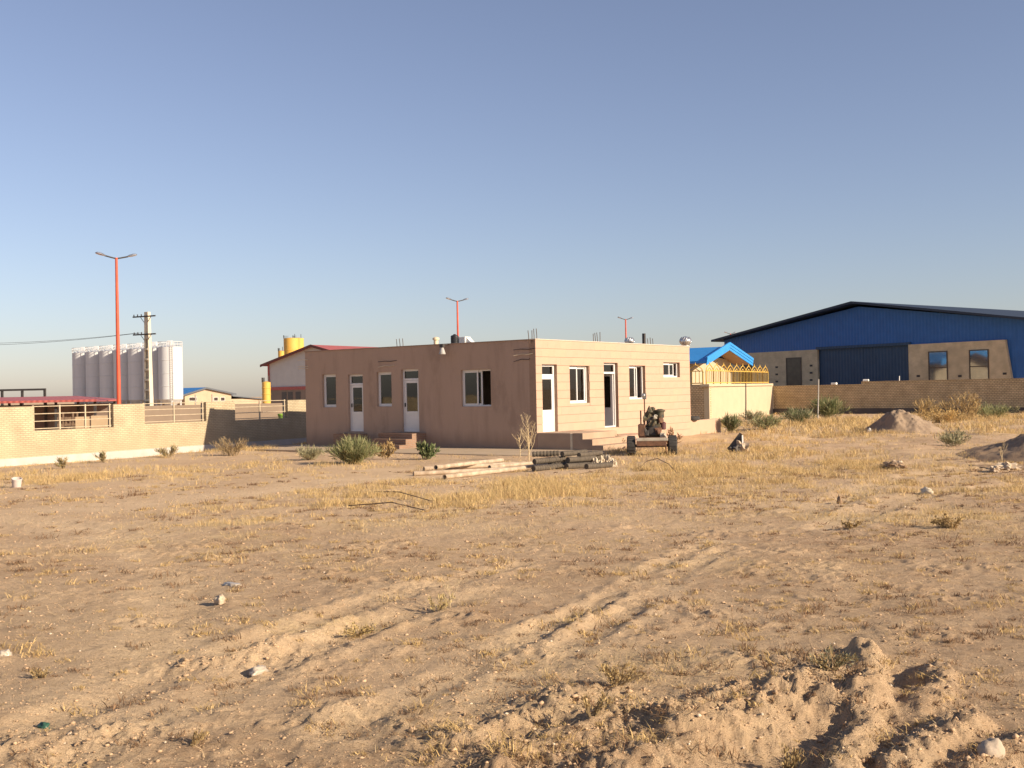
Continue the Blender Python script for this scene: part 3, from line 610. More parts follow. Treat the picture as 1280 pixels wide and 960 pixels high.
for k, (dx, za, yl) in enumerate(((-1.1, 1.6, 423), (-.75, 1.6, 427))):
    a = pf + Vector((dx * math.cos(R(28)), -dx * math.sin(R(28)), ptz - za)); b = at(-160, yl + 2, 100); pts = []
    for j in range(17):
        s = j / 16; q = a.lerp(b, s); q.z -= 1.1 * s * (1 - s) * 2; pts.append(q - a)
    o = MB().tube(pts, .014, 5).build('power_line', M_dark, None, a); tag(o, ('lower power line leaving the pole to the left', 'middle power line sagging left of the pole', 'topmost power line leaving the upper crossarm')[k], 'power line', 'power lines')
# silos in a row toward the sun
def silos():
    Y0 = 205; X0 = at(213.5, 480, Y0).x; step = Vector((-.79, .61)) * 4.95; r = 2.2; names = ['rightmost silo, sunlit white', 'second silo from the right', 'third silo from the right, behind the power pole', 'middle silo of the row', 'third silo from the left, behind the red lamp post', 'second silo from the left', 'leftmost silo of the row']
    ms = mat('white_silo_paint', (.60, .605, .615), (.53, .535, .545), .5, .6, stretch=(1, 1, .2))
    for k in range(7):
        p = Vector((X0 + step.x * k, Y0 + step.y * k, -.3)); t = thing('silo', names[k] + ' of the grey cylindrical silos' if k else 'rightmost silo of the row, sunlit white with a ladder', 'silo', p, 0, 'row of cement silos'); h = 12.0
        MB().lathe([(r, 2.2), (r, h)], n=40).build('shell', ms, t, smooth=True); MB().lathe([(.5, .7), (r - .02, 2.198)], n=40).build('hopper', ms, t, smooth=True); MB().lathe([(r, h + .002), (r * .5, h + .35), (.25, h + .45)], n=40).build('roof', ms, t, smooth=True)
        rl = MB(); nn = 20
        for zz in (h + .5, h + 1.0): rl.tube([(r * math.cos(2 * math.pi * j / nn), r * math.sin(2 * math.pi * j / nn), zz) for j in range(nn + 1)], .05, 5)
        for j in range(nn): rl.tube([(r * math.cos(2 * math.pi * j / nn), r * math.sin(2 * math.pi * j / nn), h), (r * math.cos(2 * math.pi * j / nn), r * math.sin(2 * math.pi * j / nn), h + 1.0)], .045, 4)
        rl.build('railing', ms, t); MB().box(-.45, .45, -.45, .45, h + .35, h + 1.25).build('filter_box', ms, t, bevel=.05)
        for zz in (4.6, 7., 9.5): MB().lathe([(r + .002, zz), (r + .05, zz + .02), (r + .05, zz + .1), (r + .002, zz + .12)], n=40).build('band', ms, t, smooth=True)
        for j in range(4): a = j * math.pi / 2 + .4; MB().box(r * .8 * math.cos(a) - .12, r * .8 * math.cos(a) + .12, r * .8 * math.sin(a) - .12, r * .8 * math.sin(a) + .12, 0, 2.4).build('leg', ms, t)
        if k == 0:
            ld = MB(); a = R(-68)
            for s in (-.22, .22): ld.tube([((r + .15) * math.cos(a) - s * math.sin(a), (r + .15) * math.sin(a) + s * math.cos(a), 1.), ((r + .15) * math.cos(a) - s * math.sin(a), (r + .15) * math.sin(a) + s * math.cos(a), h + 1)], .04, 5)
            for j in range(28): z = 1.2 + j * .4; ld.tube([((r + .15) * math.cos(a) - s * math.sin(a), (r + .15) * math.sin(a) + s * math.cos(a), z) for s in (-.22, .22)], .03, 4)
            ld.build('ladder', M_conc, t)
silos()
def gable(name, label, cat, O, ang, width, depth, eave, rise, m_wall, m_roof, over=.5, front_over=.5, thick=.16, fascia=None, left_bias=.5, fascia_h=.0):
    """gable front along local x, building behind along +y"""
    t = thing(name, label, cat, O, ang); x1 = width; xm = width * left_bias; g = MB()
    g.prism([(0, -.4), (x1, -.4), (x1, eave), (xm, eave + rise), (0, eave)], 'y', 0, depth); w = g.build('wall', m_wall, t)
    for s in (0, 1):
        xa, xb = (0, xm) if s == 0 else (x1, xm); sl = rise / abs(xb - xa); xo = xa - over if s == 0 else xa + over; zo = eave - over * sl
        r = MB(); r.prism([(xo, zo + .01), (xb, eave + rise + .01), (xb, eave + rise + thick), (xo, zo + thick)] if s == 0 else [(xb, eave + rise + .01), (xo, zo + .01), (xo, zo + thick), (xb, eave + rise + thick)], 'y', -front_over, depth + .3)
        ro = r.build('roof', m_roof, t)
        if fascia:
            f = MB(); f.prism([(xo, zo - fascia_h), (xb, eave + rise - fascia_h), (xb, eave + rise + thick + .03), (xo, zo + thick + .03)], 'y', -front_over - .06, -front_over - .003); f.build('fascia', fascia, t)
    return t
M_blue = rib_mat('bright_blue_sheet', (.035, .20, .52), (.03, .17, .46), .22, .45)
# small beige works hall, far left
HO = at(231, 500, 225); HO.z = -.3; HD = Vector((.6, .8, 0)); hw, hza = on_wall(289, 494, HO, HD); hap, hzr = on_wall(256, 485.5, HO, HD); hze = on_wall(284, 492.5, HO, HD)[1] + .3; hzr += .3
MB_beige = mat('beige_panel', (.46, .345, .24), None, .6, .9); MB_fas = mat('dark_fascia', (.10, .11, .13), None, 3, .6)
hall = gable('works_hall', 'far beige hall with blue roof and small windows, right of the silos', 'building', HO, math.atan2(.8, .6), hw, 26, hze, hzr - hze, MB_beige, M_blue, .9, .6, .22, fascia=MB_fas, fascia_h=.1, left_bias=hap / hw)
for px in (236, 240.5, 267, 275.5):
    a = on_wall(px, 499, HO, HD); b_ = on_wall(px + 5.5, 499, HO, HD)[0]
    if a[0] < 0: continue
    w = MB().box(a[0], b_, -.05, -.003, a[1] - .1, a[1] + .75).build('window', M_pvc, hall); MB().box(a[0] + .08, b_ - .08, -.07, -.052, a[1] - .02, a[1] + .67).build('pane', mat('dark_pane', (.05, .035, .03), None, 3, .15, spec=.6), w)
for px in (243.5, 264.5): x = on_wall(px, 499, HO, HD)[0]; MB().box(x, x + .25, -.12, -.004, 0, hze).build('column', mat('grey_column', (.3, .28, .25), None, 3, .8), hall)
MB().box(hw + .01, hw + 9, 1, 12, -.3, hze - 1.1).build('annex_wall', MB_beige, hall); an = MB(); an.prism([(hw + .01, hze - .5), (hw + 10, hze - 1.4), (hw + 10, hze - 1.2), (hw + .01, hze - .3)], 'y', .4, 12.5); an.build('annex_roof', MB_fas, hall)
# grey hall with red roof behind the building
M_redroof = rib_mat('red_sheet_roof', (.40, .105, .088), (.36, .09, .078), .3, .5)
M_greyp = rib_mat('grey_sandwich_panel', (.52, .51, .49), (.48, .47, .45), .9, .6, .25)
Yg = 128; pl = at(337, 470, Yg); ridge = at(392, 431, Yg - 6); gx = Vector((.84, -.54, 0)); 
O = Vector((pl.x, pl.y, -.2)); eave = at(333, 455, Yg).z + .2; tr, zr = on_wall(392, 431, O, gx); zr += .2
rh = gable('red_roofed_hall', 'grey panel hall with red sheet roof behind the brown plaster side', 'building', O, math.atan2(gx.y, gx.x), 2 * tr, 34, eave, zr - eave - .16, M_greyp, M_redroof, 1.0, .5, .16, fascia=mat('maroon_fascia', (.16, .055, .045), None, 2, .6), fascia_h=.10)
tz = on_wall(350, 486, O, gx)[1] + .2
MB().box(-.04, 2 * tr + .04, -.12, -.003, tz - .15, tz + .22).build('red_beam', MATS['red_sheet_roof'], rh); MB().box(-.02, 2 * tr + .02, -.07, -.004, -.2, tz - .152).build('lower_cladding', mat('brown_cladding', (.27, .20, .16), (.22, .17, .13), 1, .8), rh)
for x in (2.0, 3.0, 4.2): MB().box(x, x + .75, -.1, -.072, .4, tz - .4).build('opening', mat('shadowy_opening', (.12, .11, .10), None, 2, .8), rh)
MB().box(-.16, -.002, -.16, .1, -.2, eave - .1).build('downpipe', M_redroof, rh)
M_ytank = mat('ochre_tank_paint', (.66, .40, .09), (.58, .33, .07), 1.2, .55, stretch=(1, 1, .3))
def tank(px0, px1, py0, Y, base, label, cap=True):
    p = at((px0 + px1) / 2, py0, Y); r = (px1 - px0) / 2 / F * Y; t = thing('ochre_silo', label, 'silo', (p.x, Y, base), 0, 'ochre silos by the red roofed hall'); h = p.z - base
    MB().lathe([(r, 0), (r, h)], n=36).build('shell', M_ytank, t, smooth=True); MB().lathe([(r * 1.0, h + .002), (r * .2, h + .12)], n=36).build('roof', M_ytank, t, smooth=True)
    for k in range(1, 6): MB().lathe([(r + .002, h * k / 6), (r + .03, h * k / 6 + .03), (r + .03, h * k / 6 + .1), (r + .002, h * k / 6 + .13)], n=36).build('band', M_ytank, t, smooth=True)
    MB().tube([(r * .5, 0, h), (r * .5, 0, h + .7)], .05, 6).build('vent', M_dark, t)
    rl = MB()
    for k in range(9): a = math.pi * (.7 + .06 * k); rl.tube([(r * math.cos(a), r * math.sin(a), h), (r * 1.02 * math.cos(a), r * 1.02 * math.sin(a), h + .5)], .03, 4)
    rl.build('guard_rail', M_dark, t)
tank(354.5, 373, 423, 175, -.3, 'wide ochre silo showing above the red roofed hall'); tank(366, 379.5, 423, 180, -.3, 'second ochre silo half hidden at the right of the wide one'); tank(347.5, 355, 439, 172, -.3, 'small ochre silo lowest on the left over the roof slope'); tank(327.5, 338, 478, 112, -.3, 'slim ochre column standing left of the grey panel wall')
# red shed with steel frame, far left
def shed():
    Y = 58; z = at(40, 503, Y).z; t = thing('open_shed', 'open shed with dull red sheet roof behind the left wall', 'shed', (at(-40, 500, Y).x, Y, -.3), R(6))
    x1 = at(118, 500, Y).x - at(-40, 500, Y).x; z0 = at(40, 503.5, Y).z + .3; zt = at(40, 498, Y).z + .3
    r = MB(); r.prism([(-.4, z0 + .12), (-.4, z0), (4.6, z0), (4.6, z0 + .12), (2.6, zt + .1)], 'x', -9, x1); r.v = [((x - (1.9 if z > z0 + .2 and x > 0 else 0)), y, z) for x, y, z in r.v]; r.build('roof', M_redroof, t)
    for x in (.6, 2.6, 4.4, x1 - .3): MB().box(x, x + .12, .1, .22, 0, z0).build('post', M_dark, t); MB().box(x, x + .12, 4.2, 4.32, 0, z0).build('post', M_dark, t)
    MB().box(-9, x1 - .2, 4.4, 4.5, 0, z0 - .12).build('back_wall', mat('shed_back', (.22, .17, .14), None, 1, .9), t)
    Yf = 66; fr = thing('steel_frame', 'dark bare steel frame standing up behind the red shed roof', 'frame', (at(-30, 500, Yf).x, Yf, -.3), R(-4)); zt2 = at(30, 488.5, Yf).z + .3
    xs = [at(px, 500, Yf).x - at(-30, 500, Yf).x for px in (-28, 4, 30, 59)]
    for x in xs: MB().box(x - .06, x + .06, -.06, .06, 0, zt2).build('post', M_dark, fr)
    MB().box(xs[0] - .06, xs[-1] + .06, -.07, .07, zt2 + .002, zt2 + .12).build('beam', M_dark, fr)
shed()
# stacked crates / boards seen through the first opening
def through_opening():
    mb_ = mat('pale_board', (.60, .44, .27), (.54, .39, .24), 2, .85)
    p = wpt(104, 50); pts = [((at(84, 0, 50).x), (at(104, 0, 50).x)), ((at(104, 0, 50).x), (at(134, 0, 50).x))]
    for k, (a, b) in enumerate(pts):
        z1 = at(100, 521 - k, 50).z; o = MB().box(0, b - a - .04, 0, .5 + .2 * k, 0, z1 + .35).build('timber_crate', mb_, None, (a, 50 - .05 * k, -.35)); tag(o, ('plain crate of pale boards behind the first railing, left one', 'paler plain crate behind the first railing, right one')[k], 'crate', 'crates behind the first railing')
    for k in range(4):
        x = at(50 + k * 9, 0, 50).x; z = at(60, 516 + (k % 2) * 6, 50).z; t = thing('rack', ('slatted dark wooden rack leftmost behind the first railing', 'second slatted rack behind the first railing', 'third slatted rack behind the first railing', 'slatted rack next to the pale crates')[k], 'rack', (x, 51, -.3), 0, 'racks behind the first railing')
        mk = mat('weathered_wood', (.26, .17, .11), (.18, .12, .08), 6, .9)
        for j in range(5): MB().box(0, .30, 0, .04, .25 + j * .30, .25 + j * .30 + .16).build('slat', mk, t)
        for xx in (.02, .22): MB().box(xx, xx + .06, .042, .1, 0, z + .3).build('upright', mk, t)
    for k, (px, c, zz) in enumerate(((352, (.25, .42, .06), .55), )):
        q = at(352, 520, 57)
        o = MB().lathe([(.12, 0), (.2, .35), (.21, .36), (.21, .42), (.05, .43)], n=14).build('plastic_tub', mat('green_plastic', c, None, 3, .4), None, (q.x, 57, q.z - .3), 0, True); tag(o, 'bright green plastic tub behind the third railing', 'tub')
        sd_ = thing('tub_stand', 'low pallet stand under the green tub', 'stand', (q.x, 57, -.3)); MB().box(-.4, .4, -.3, .3, q.z - .12, q.z - .003).build('top', mk, sd_)
        for sx in (-.35, .27):
            for sy in (-.25, .17): MB().box(sx, sx + .08, sy, sy + .08, 0, q.z - .122).build('leg', mk, sd_)
through_opening()
# long low far wall seen through the openings
fw = MB().box(0, 150, 0, .3, -.6, 1.55).build('boundary_wall', mat('far_wall', (.30, .23, .17), (.25, .19, .14), .4, .95), None, (-95, 72, 0), R(10)); tag(fw, 'long shaded low wall far behind the left openings', 'wall')

# ------------------------------------------------------------------ right side: gate wall, gatehouse, far wall, blue warehouse
C1 = G(887, 525); C2 = G(966.5, 516.5); gd = (C2 - C1); gd.z = 0; gl = gd.length; gd.normalize(); GA = math.atan2(gd.y, gd.x)
gz = on_wall(900, 480, C1, gd)[1]
gw = thing('gate_wall', 'cream rendered wall in full sun carrying a yellow arched fence', 'wall', (C1.x, C1.y, 0), GA)
MB().box(0, gl, 0, .35, -.3, gz - .16).build('render', M_gbrick, gw); MB().box(-.35, gl - .3, -.12, .47, gz - .158, gz).build('coping', mat('cream_coping', (.50, .41, .28), (.45, .365, .245), 1.4, .9), gw)
# its shaded return toward the building, along the plaster-side direction
rd_ = Vector((DU[0], DU[1], 0)); rw = thing('return_wall', 'shaded tan brick wall between the building and the cream wall', 'wall', (C1.x, C1.y, 0), math.atan2(DU[1], DU[0]))
MB().box(.03, 12, -.35, 0, -.3, gz - .02).build('brickwork', M_tbrick, rw)
M_yel = mat('yellow_fence_paint', (.62, .40, .09), (.55, .34, .07), 4, .5)
def arched_panel(t, x, w, y, z, m, h=1.3):
    p = MB()
    for xx in (x, x + w): p.box(xx - .035, xx + .035, y - .03, y + .03, z, z + h * .68)
    a = [(x, y, z + h * .66), (x + w * .08, y, z + h * .80), (x + w * .28, y, z + h * .92), (x + w / 2, y, z + h), (x + w * .72, y, z + h * .92), (x + w * .92, y, z + h * .80), (x + w, y, z + h * .66)]
    p.tube(a, .032, 6); p.tube([(x + w * .2, y, z + h * .66), (x + w / 2, y, z + h * .82), (x + w * .8, y, z + h * .66)], .03, 5); p.box(x, x + w, y - .025, y + .025, z + .06, z + .12); p.box(x, x + w, y - .025, y + .025, z + h * .66, z + h * .70)
    for k in (.25, .5, .75): p.box(x + w * k - .016, x + w * k + .016, y - .016, y + .016, z + .1, z + h * .68)
    p.tube([(x + w / 2, y, z + h), (x + w / 2, y, z + h * 1.12)], [.045, .012], 6); return p.build('arched_panel', m, t)
fe = thing('arched_fence', 'yellow steel fence of pointed arches on the cream wall', 'fence', (C1.x, C1.y, gz), GA); npan = 10; pw = (gl - .7) / npan
for k in range(npan): arched_panel(fe, .0 + k * pw, pw, .17, .002, M_yel)
fe2 = thing('arched_fence', 'arched fence in shade on the tan brick return wall', 'fence', (C1.x, C1.y, gz - .02), math.atan2(DU[1], DU[0]))
for k in range(6): arched_panel(fe2, .5 + k * 1.05, 1.05, -.17, .002, M_yel)
# gatehouse
GY = 88; gr = at(914, 427, GY); gO = at(881, 470, GY - 4); gx_ = Vector((.60, .80, 0)); gO = Vector((gO.x, gO.y, 0))
def gh(px, py): return on_wall(px, py, gO, gx_)
s0, e0 = gh(884, 452); s1, _ = gh(939, 452); sm, zr = gh(911, 428); 
M_sky = rib_mat('sky_blue_sheet', (.04, .27, .66), (.035, .24, .6), .2, .45)
gt = thing('gatehouse', 'small cream gatehouse with bright blue gable roof behind the yellow fence', 'building', gO, math.atan2(.8, .6)); W_ = s1 - s0; 
g = MB(); g.prism([(s0 + .5, -.3), (s1 - .5, -.3), (s1 - .5, e0 + .25), (sm, zr - 1.05), (s0 + .5, e0 + .25)], 'y', 1.6, 13); g.build('wall', M_gbrick, gt)
for s in (0, 1):
    xo = s0 - .2 if s == 0 else s1 + .2
    r = MB(); r.prism([(xo, e0 - .12), (sm, zr - .5), (sm, zr - .32), (xo, e0 + .06)], 'y', 0, 13.5); r.build('roof', M_sky, gt)
    for j in range(3):
        f = MB(); f.prism([(xo, e0 - .28 + j * .22), (sm, zr - .62 + j * .22), (sm, zr - .42 + j * .22), (xo, e0 - .08 + j * .22)], 'y', -.06 - .04 * j, -.003); f.build('fascia', M_sky, gt)
    MB().prism([(xo, e0 - .16), (sm, zr - .54), (sm, zr - .502), (xo, e0 - .122)], 'y', .01, 1.59).build('soffit', mat('tan_soffit', (.42, .27, .16), None, 2, .8), gt)
# far tan brick wall
F2 = at(1285, 516, 72.5); F1 = Vector((C2.x, C2.y, 0)); fd = Vector((F2.x, F2.y, 0)) - F1; fl = fd.length; fd.normalize(); FA = math.atan2(fd.y, fd.x)
ts, _ = on_wall(1077, 500, F1, fd); zl = on_wall(1020, 482.2, F1, fd)[1]; zr2 = on_wall(1120, 476.8, F1, fd)[1]
fw = thing('far_brick_wall', 'long shaded tan brick wall in front of the blue warehouse', 'wall', F1, FA)
MB().box(0.02, ts, 0, .35, .35, zl).build('low_stretch', M_tbrick, fw); MB().box(ts + .002, fl + 14, 0, .35, .35, zr2).build('high_stretch', M_tbrick, fw)
MB().box(0.02, fl + 14, -.06, .41, -.4, .348).build('plinth', mat('dark_plinth', (.15, .125, .105), (.11, .09, .08), 1, .95), fw); MB().box(.02, ts, -.03, .38, zl + .002, zl + .05).build('coping', M_tbrick, fw); MB().box(ts + .002, fl + 14, -.03, .38, zr2 + .002, zr2 + .05).build('coping', M_tbrick, fw)
for i, px in enumerate((1045, 1085)):
    s_, _ = on_wall(px, 483, F1, fd); q = F1 + fd * s_; o = MB().box(-.22, .2, -.12, .13, 0, .16).build('cement_block', M_white, None, (q.x - .1, q.y + .1, (zl if i == 0 else zr2) + .052), FA + .3 * i, bevel=.03)
    tag(o, ('pale block left on the lower stretch of the far wall', 'small pale block left on the higher stretch of the far wall')[i], 'block')
# blue warehouse
E1 = Vector((at(897, 425, 113).x, 113, 0)); E2 = Vector((at(1298, 403, 86).x, 86, 0)); wd = (E2 - E1); wlen = wd.length; wd.normalize(); WAN = math.atan2(wd.y, wd.x)
def wh(px, py): return on_wall(px, py, E1, wd)
ez = (wh(899, 424.5)[1] + wh(1280, 402)[1]) / 2; am, az = wh(1073, 377)
M_navy = rib_mat('navy_sheet', (.022, .115, .36), (.02, .10, .31), .33, .5, .5)
M_navyd = rib_mat('dark_navy_door', (.02, .055, .115), (.017, .045, .095), .33, .5, .5)
M_wbrick = brick_mat('grey_tan_brick', (.70, .565, .365), (.63, .505, .325), (.52, .415, .27), .22, .075, .5)
wa = thing('blue_warehouse', 'large dark blue sheet metal warehouse with low gable, brick base', 'warehouse', E1, WAN)
x0, x1 = .9, wlen - .6
bz = wh(980, 439)[1]
bl0, bl1 = wh(920, 460)[0], wh(1022, 460)[0]; br0, br1 = wh(1138, 460)[0], wh(1264, 460)[0]
MB().box(x0, bl1, 0, .5, -.3, bz).build('brick_base', M_wbrick, wa)
m = MB(); m.prism([(br0, -.3), (br1 + .55, -.3), (br1 - .35, bz), (br0, bz)], 'y', -.25, .5); m.build('brick_base', M_wbrick, wa)
g = MB(); g.prism([(x0, bz + .003), (x1, bz + .003), (x1, ez), (am, az - .45), (x0, ez)], 'y', .02, .4); g.build('gable_sheet', M_navy, wa)
g = MB(); g.prism([(br1 - .3, -.3), (x1, -.3), (x1, bz), (br1 - .3, bz)], 'y', .05, .4); g.build('end_sheet', M_navy, wa)
dl = (br0 - bl1) / 2
for k in range(2): MB().box(bl1 + .01 + dl * k, bl1 + dl * (k + 1) - .01, .25, .4, -.2, bz).build('sliding_door', M_navyd, wa)
MB().box(bl1 - .1, br0 + .1, -.08, .018, bz - .02, bz + .22).build('door_rail', M_navyd, wa)
bod = MB(); bod.box(x0, x0 + .3, .41, 45, -.3, ez); bod.box(x1 - .3, x1, .41, 45, -.3, ez); bod.box(x0, x1, 45.01, 45.3, -.3, ez); bod.build('side_wall', mat('pale_cyan_sheet', (.45, .6, .66), None, .5, .5), wa)
for s in (0, 1):
    xa = x0 - .8 if s == 0 else x1 + .9; za = ez - .05; r = MB(); r.prism([(xa, za - .1), (am, az - .2), (am, az), (xa, za + .1)], 'y', -1.1, 45.5); r.build('roof', mat('roof_edge_dark', (.028, .04, .065), None, 1, .55), wa)
def wwin(px0, px1, py0, py1, y, nm, bars=1, met=.75):
    a, b = wh(px0, 460)[0], wh(px1, 460)[0]; lo = wh((px0 + px1) / 2, py1)[1]; hi = wh((px0 + px1) / 2, py0)[1]
    w = MB(); fw_ = .09
    for q in ((a, a + fw_, lo, hi), (b - fw_, b, lo, hi), (a + fw_, b - fw_, lo, lo + fw_), (a + fw_, b - fw_, hi - fw_, hi)): w.box(q[0], q[1], y - .06, y - .003, q[2], q[3])
    if bars: w.box(a + fw_, b - fw_, y - .05, y - .008, (lo + hi) / 2 - .04, (lo + hi) / 2 + .04)
    o = w.build('window', mat('bronze_frame', (.10, .075, .055), None, 3, .6), wa); o['label'] = nm
    zz = [lo + fw_, (lo + hi) / 2 - .04, (lo + hi) / 2 + .04, hi - fw_] if bars else [lo + fw_, hi - fw_]
    for i in range(0, len(zz), 2): MB().box(a + fw_, b - fw_, y - .03, y - .02, zz[i], zz[i + 1]).build('pane', mat('mirror_pane' if met > .5 else 'brown_pane', (.30, .31, .32) if met > .5 else (.10, .08, .06), (.24, .25, .26) if met > .5 else (.07, .055, .045), 1.2, .06, metal=.75 if met > .5 else 0), o)
wwin(1163, 1187, 439, 480, -.25, 'first window right of the sliding door'); wwin(1214, 1238.5, 437, 479, -.25, 'window at the right end of the brick base'); wwin(983, 1002, 447, 486, 0, 'tall window left of the sliding door', 0, 0); wwin(927, 940, 449, 486, 0, 'window partly behind the yellow fence', 0, 0)
for px, pys in ((971, (459, 468, 477)), (1014, (457, 466, 475)), (1150, (470,)), (1202, (470,)), (1258, (467,))):
    for py in pys:
        s_, z_ = wh(px, py); y = 0 if px < 1100 else -.25; MB().box(s_ - .16, s_ + .16, y - .02, y - .003, z_ - .09, z_ + .09).build('vent_slot', M_dark, wa)
# thin poles standing in the field
for px, py0, py1, lab, mt in ((932, 479, 525, 'thin dark pole standing before the cream wall', M_dark), (1022, 474, 524, 'thin leaning pole at the middle of the far brick wall', M_conc), (1124, 470, 513, 'thin pale pole rising behind the dirt pile', M_white)):
    f_ = G(px, py1); tp = at(px + (1.2 if px == 1022 else .2), py0, f_.y); o = MB().tube([(0, 0, -.2), (tp - f_) * .5 + Vector((.01, 0, 0)), tp - f_], [.045, .04, .035], 7).build('thin_pole', mt, None, f_); tag(o, lab, 'pole', 'thin poles in the field')

# ------------------------------------------------------------------ earth heaps
def heap(name, label, cx, cy, hx, hy, hgt, peak, m, n=90, seed=1, rough=.1, skew=0):
    u = np.linspace(-1.25, 1.25, n); U, V = np.meshgrid(u, u); X = cx + U * hx; Y = cy + V * hy
    r = np.hypot(U - peak[0] * (1 - np.minimum(1, np.hypot(U, V))), V - peak[1] * (1 - np.minimum(1, np.hypot(U, V))))
    r = r * (1 + .16 * fbm(np.arctan2(V, U) * 1.3 + 5, r * 1.2, 3, seed)); p = np.clip(1 - r, 0, 1) ** .95; p = p - .12 * np.exp(-(r / .16) ** 2)
    Z = hgt * p + p ** .5 * (rough * fbm(X / .42, Y / .42, 4, seed + 3) + rough * .55 * fbm(X / .12, Y / .12, 3, seed + 5)) - .25 * ss(1.0, 1.2, r) + height(X, Y, False) - .03
    o = np_mesh(name, np.stack([X, Y, Z], -1).reshape(-1, 3), np.array([(j * n + i, j * n + i + 1, (j + 1) * n + i + 1, (j + 1) * n + i) for j in range(n - 1) for i in range(n - 1)]), m, smooth=True); return tag(o, label, 'dirt pile')
M_earth = mat('loose_grey_earth', (.31, .225, .155), (.23, .16, .108), 2.6, .96, 1., 16, c3=(.28, .20, .135))
M_earth2 = mat('brown_earth', (.33, .225, .14), (.26, .17, .105), 2.2, .96, .8, 26)
hp = G(1140, 543); heap('dirt_pile', 'grey brown dirt pile with rounded top before the far brick wall', hp.x + .35, hp.y + 1.2, 1.95, 1.9, 1.14, (-.32, -.05), M_earth, seed=3, rough=.2)
hp = G(1385, 580); heap('dirt_mound', 'large brown earth mound cut by the right picture edge, its near side in shade', hp.x + .9, hp.y + 2.6, 3.3, 3.8, .95, (-.1, .0), M_earth2, seed=8, rough=.14)

# ------------------------------------------------------------------ engine trailer
def crumple(name, label, cat, loc, sx, sy, sz, m, seed, amp=.5, freq=2.2, sub=3, group=None, sink=.15, flat=False):
    bm = bmesh.new(); bmesh.ops.create_icosphere(bm, subdivisions=sub, radius=1)
    for v in bm.verts:
        c = v.co.copy(); d = mnoise.noise(c * freq + Vector((seed * 7.1, seed * 3.3, 1))) * amp + mnoise.noise(c * freq * 2.7 + Vector((seed, 5, seed))) * amp * .5
        v.co = c * (1 + d); v.co = Vector((v.co.x * sx, v.co.y * sy, max(v.co.z, -.5) * sz))
    me = bpy.data.meshes.new(name); bm.to_mesh(me); bm.free(); me.materials.append(m)
    for p in me.polygons: p.use_smooth = not flat
    o = bpy.data.objects.new(name, me); COL.objects.link(o); z = hz(loc[0], loc[1]); o.location = (loc[0], loc[1], z + sz * (.5 - sink)); o.rotation_euler.z = seed; return tag(o, label, cat, group)
